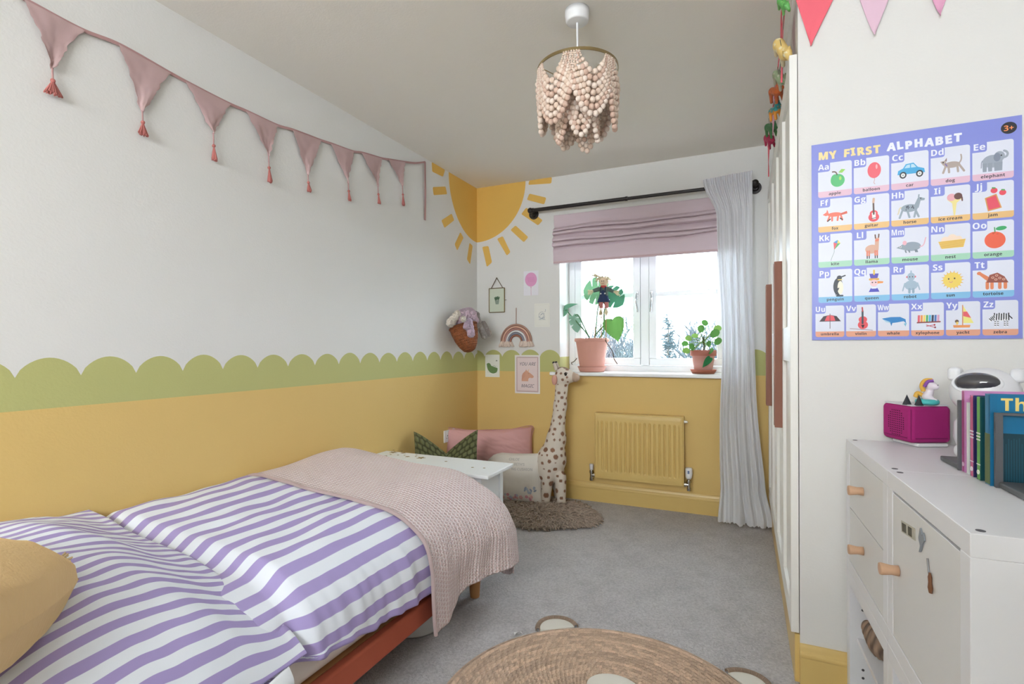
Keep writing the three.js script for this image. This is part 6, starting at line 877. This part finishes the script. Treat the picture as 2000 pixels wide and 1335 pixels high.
{
  const z0 = 0.40;
  const be = thing('bookend', 'grey metal bookend with base plate beside the magenta audio cube', 'bookend', cubeAt(0.155, TOP, z0 - 0.012), CUBE.turn); const steel = M('#5a5c61', 0.45);
  mesh('upright', rbox(0.13, 0.166, 0.008, 0.002, 0.062, 0.083, 0.006), steel, be); mesh('base_plate', rbox(0.12, 0.012, 0.115, 0.003, 0.06, 0.006, -0.055), steel, be);
  book('tall magenta book with lilac cover next to the grey bookend', z0, 0.016, 0.189, 0.20, '#d493c6', '#b04a86', (t, th, h) => { spineText(t, th, h * 0.55, 0.13, '', '#e8c0d8', '#b04a86'); mesh('publisher_dot', cyl(0.005, 0.005, 0.0008, 0, 0, 0, 14).rotateZ(Math.PI / 2).translate(-0.0005, 0.018, th / 2), M('#e9cfe0', 0.5), t); mesh('cover_art', [sph(0.008, 0.02, 0.12, th + 0.0002, 10, 1, 1, 0.06)], M('#3f9be0', 0.5), t); mesh('cover_grass', box(0.10, 0.05, 0.0006, 0.06, 0.03, th + 0.0002), M('#6fc24c', 0.5), t); });
  book('slim white booklet between the magenta and pink books', z0 + 0.026, 0.009, 0.164, 0.15, '#e4e8e2', '#eef0ea');
  book('pink spined book with white bands and a navy cover', z0 + 0.045, 0.017, 0.182, 0.15, '#1f2a5e', '#d2618f', (t, th, h) => { for (let i = 0; i < 3; i++) spineBand(t, th, 0.088 + i * 0.007, 0.003, '#efe6ee'); spineBand(t, th, 0.034, 0.002, '#efe6ee'); spineText(t, th, h * 0.75, 0.075, '', '#f0c8d8', '#d2618f'); mesh('spine_emblem', new THREE.TorusGeometry(0.004, 0.0014, 6, 16).rotateY(Math.PI / 2).translate(-0.0006, 0.017, th / 2), M('#f2e8ee', 0.5), t); });
  book('green spined book with white bands and a jungle cover', z0 + 0.078, 0.017, 0.182, 0.15, '#164b52', '#5fae3e', (t, th, h) => { for (let i = 0; i < 3; i++) spineBand(t, th, 0.088 + i * 0.007, 0.003, '#eef2e6'); spineBand(t, th, 0.034, 0.002, '#eef2e6'); mesh('spine_emblem', new THREE.TorusGeometry(0.004, 0.0014, 6, 16).rotateY(Math.PI / 2).translate(-0.0006, 0.017, th / 2), M('#eef2e6', 0.5), t); mesh('cover_flower', ext(roundedPoly([[0.012, 0.10], [0.03, 0.108], [0.045, 0.10], [0.03, 0.094]], 0.004), 0.0004).translate(0, 0, th), M('#d65aa8', 0.5), t); mesh('cover_leaves', [ext(roundedPoly([[0.02, 0.01], [0.05, 0.03], [0.08, 0.005], [0.05, 0.0]], 0.006), 0.0004).translate(0, 0.01, th), ext(roundedPoly([[0.02, 0.05], [0.03, 0.085], [0.05, 0.06], [0.04, 0.045]], 0.006), 0.0004).translate(0, 0, th)], M('#2f9a6c', 0.5), t); });
  book('large teal picture book titled The behind the second bookend', z0 + 0.118, 0.022, 0.192, 0.26, '#176c97', '#1f7aa6', (t, th, h, d) => {
    const tex = canvasTex(640, 520, (g, w, hh) => { g.fillStyle = '#17709c'; g.fillRect(0, 0, w, hh); g.fillStyle = '#173e4d'; g.fillRect(0, hh * 0.42, w, hh * 0.58); g.fillStyle = '#1d5064'; for (let i = 0; i < 60; i++) g.fillRect(i * 11, hh * (0.44 + 0.1 * hash(i, 3)), 5, hh * 0.5); g.fillStyle = '#f0d27a'; g.font = `bold ${hh * 0.19}px sans-serif`; g.fillText('The', w * 0.02, hh * 0.175); });
    mesh('cover_print', new THREE.PlaneGeometry(d - 0.012, h).translate(d / 2 + 0.006, h / 2, th + 0.0006), M('#ffffff', 0.3, { map: tex }), t); mesh('spine_lower_print', box(0.0008, h * 0.55, th, -0.0003, h * 0.29, th / 2), M('#5a6a3c', 0.5), t); spineText(t, th, h * 0.78, 0.08, '', '#cfe0ea', '#1f7aa6');
  });
  const b2 = thing('bookend', 'grey bookend with open frame in front of the large teal book', 'bookend', cubeAt(0.162, TOP, z0 + 0.146), CUBE.turn);
  const fr = new THREE.Shape(); fr.moveTo(0, 0); fr.lineTo(0.16, 0); fr.lineTo(0.16, 0.155); fr.lineTo(0, 0.155); fr.closePath(); const ho = new THREE.Path(); ho.moveTo(0.012, 0.012); ho.lineTo(0.012, 0.150); ho.lineTo(0.148, 0.150); ho.lineTo(0.148, 0.012); ho.closePath(); fr.holes.push(ho);
  mesh('upright_frame', ext(fr, 0.008, 0), steel, b2); mesh('base_plate', rbox(0.15, 0.012, 0.11, 0.003, 0.08, 0.006, 0.06), steel, b2);
}
renderer.render(scene, camera);
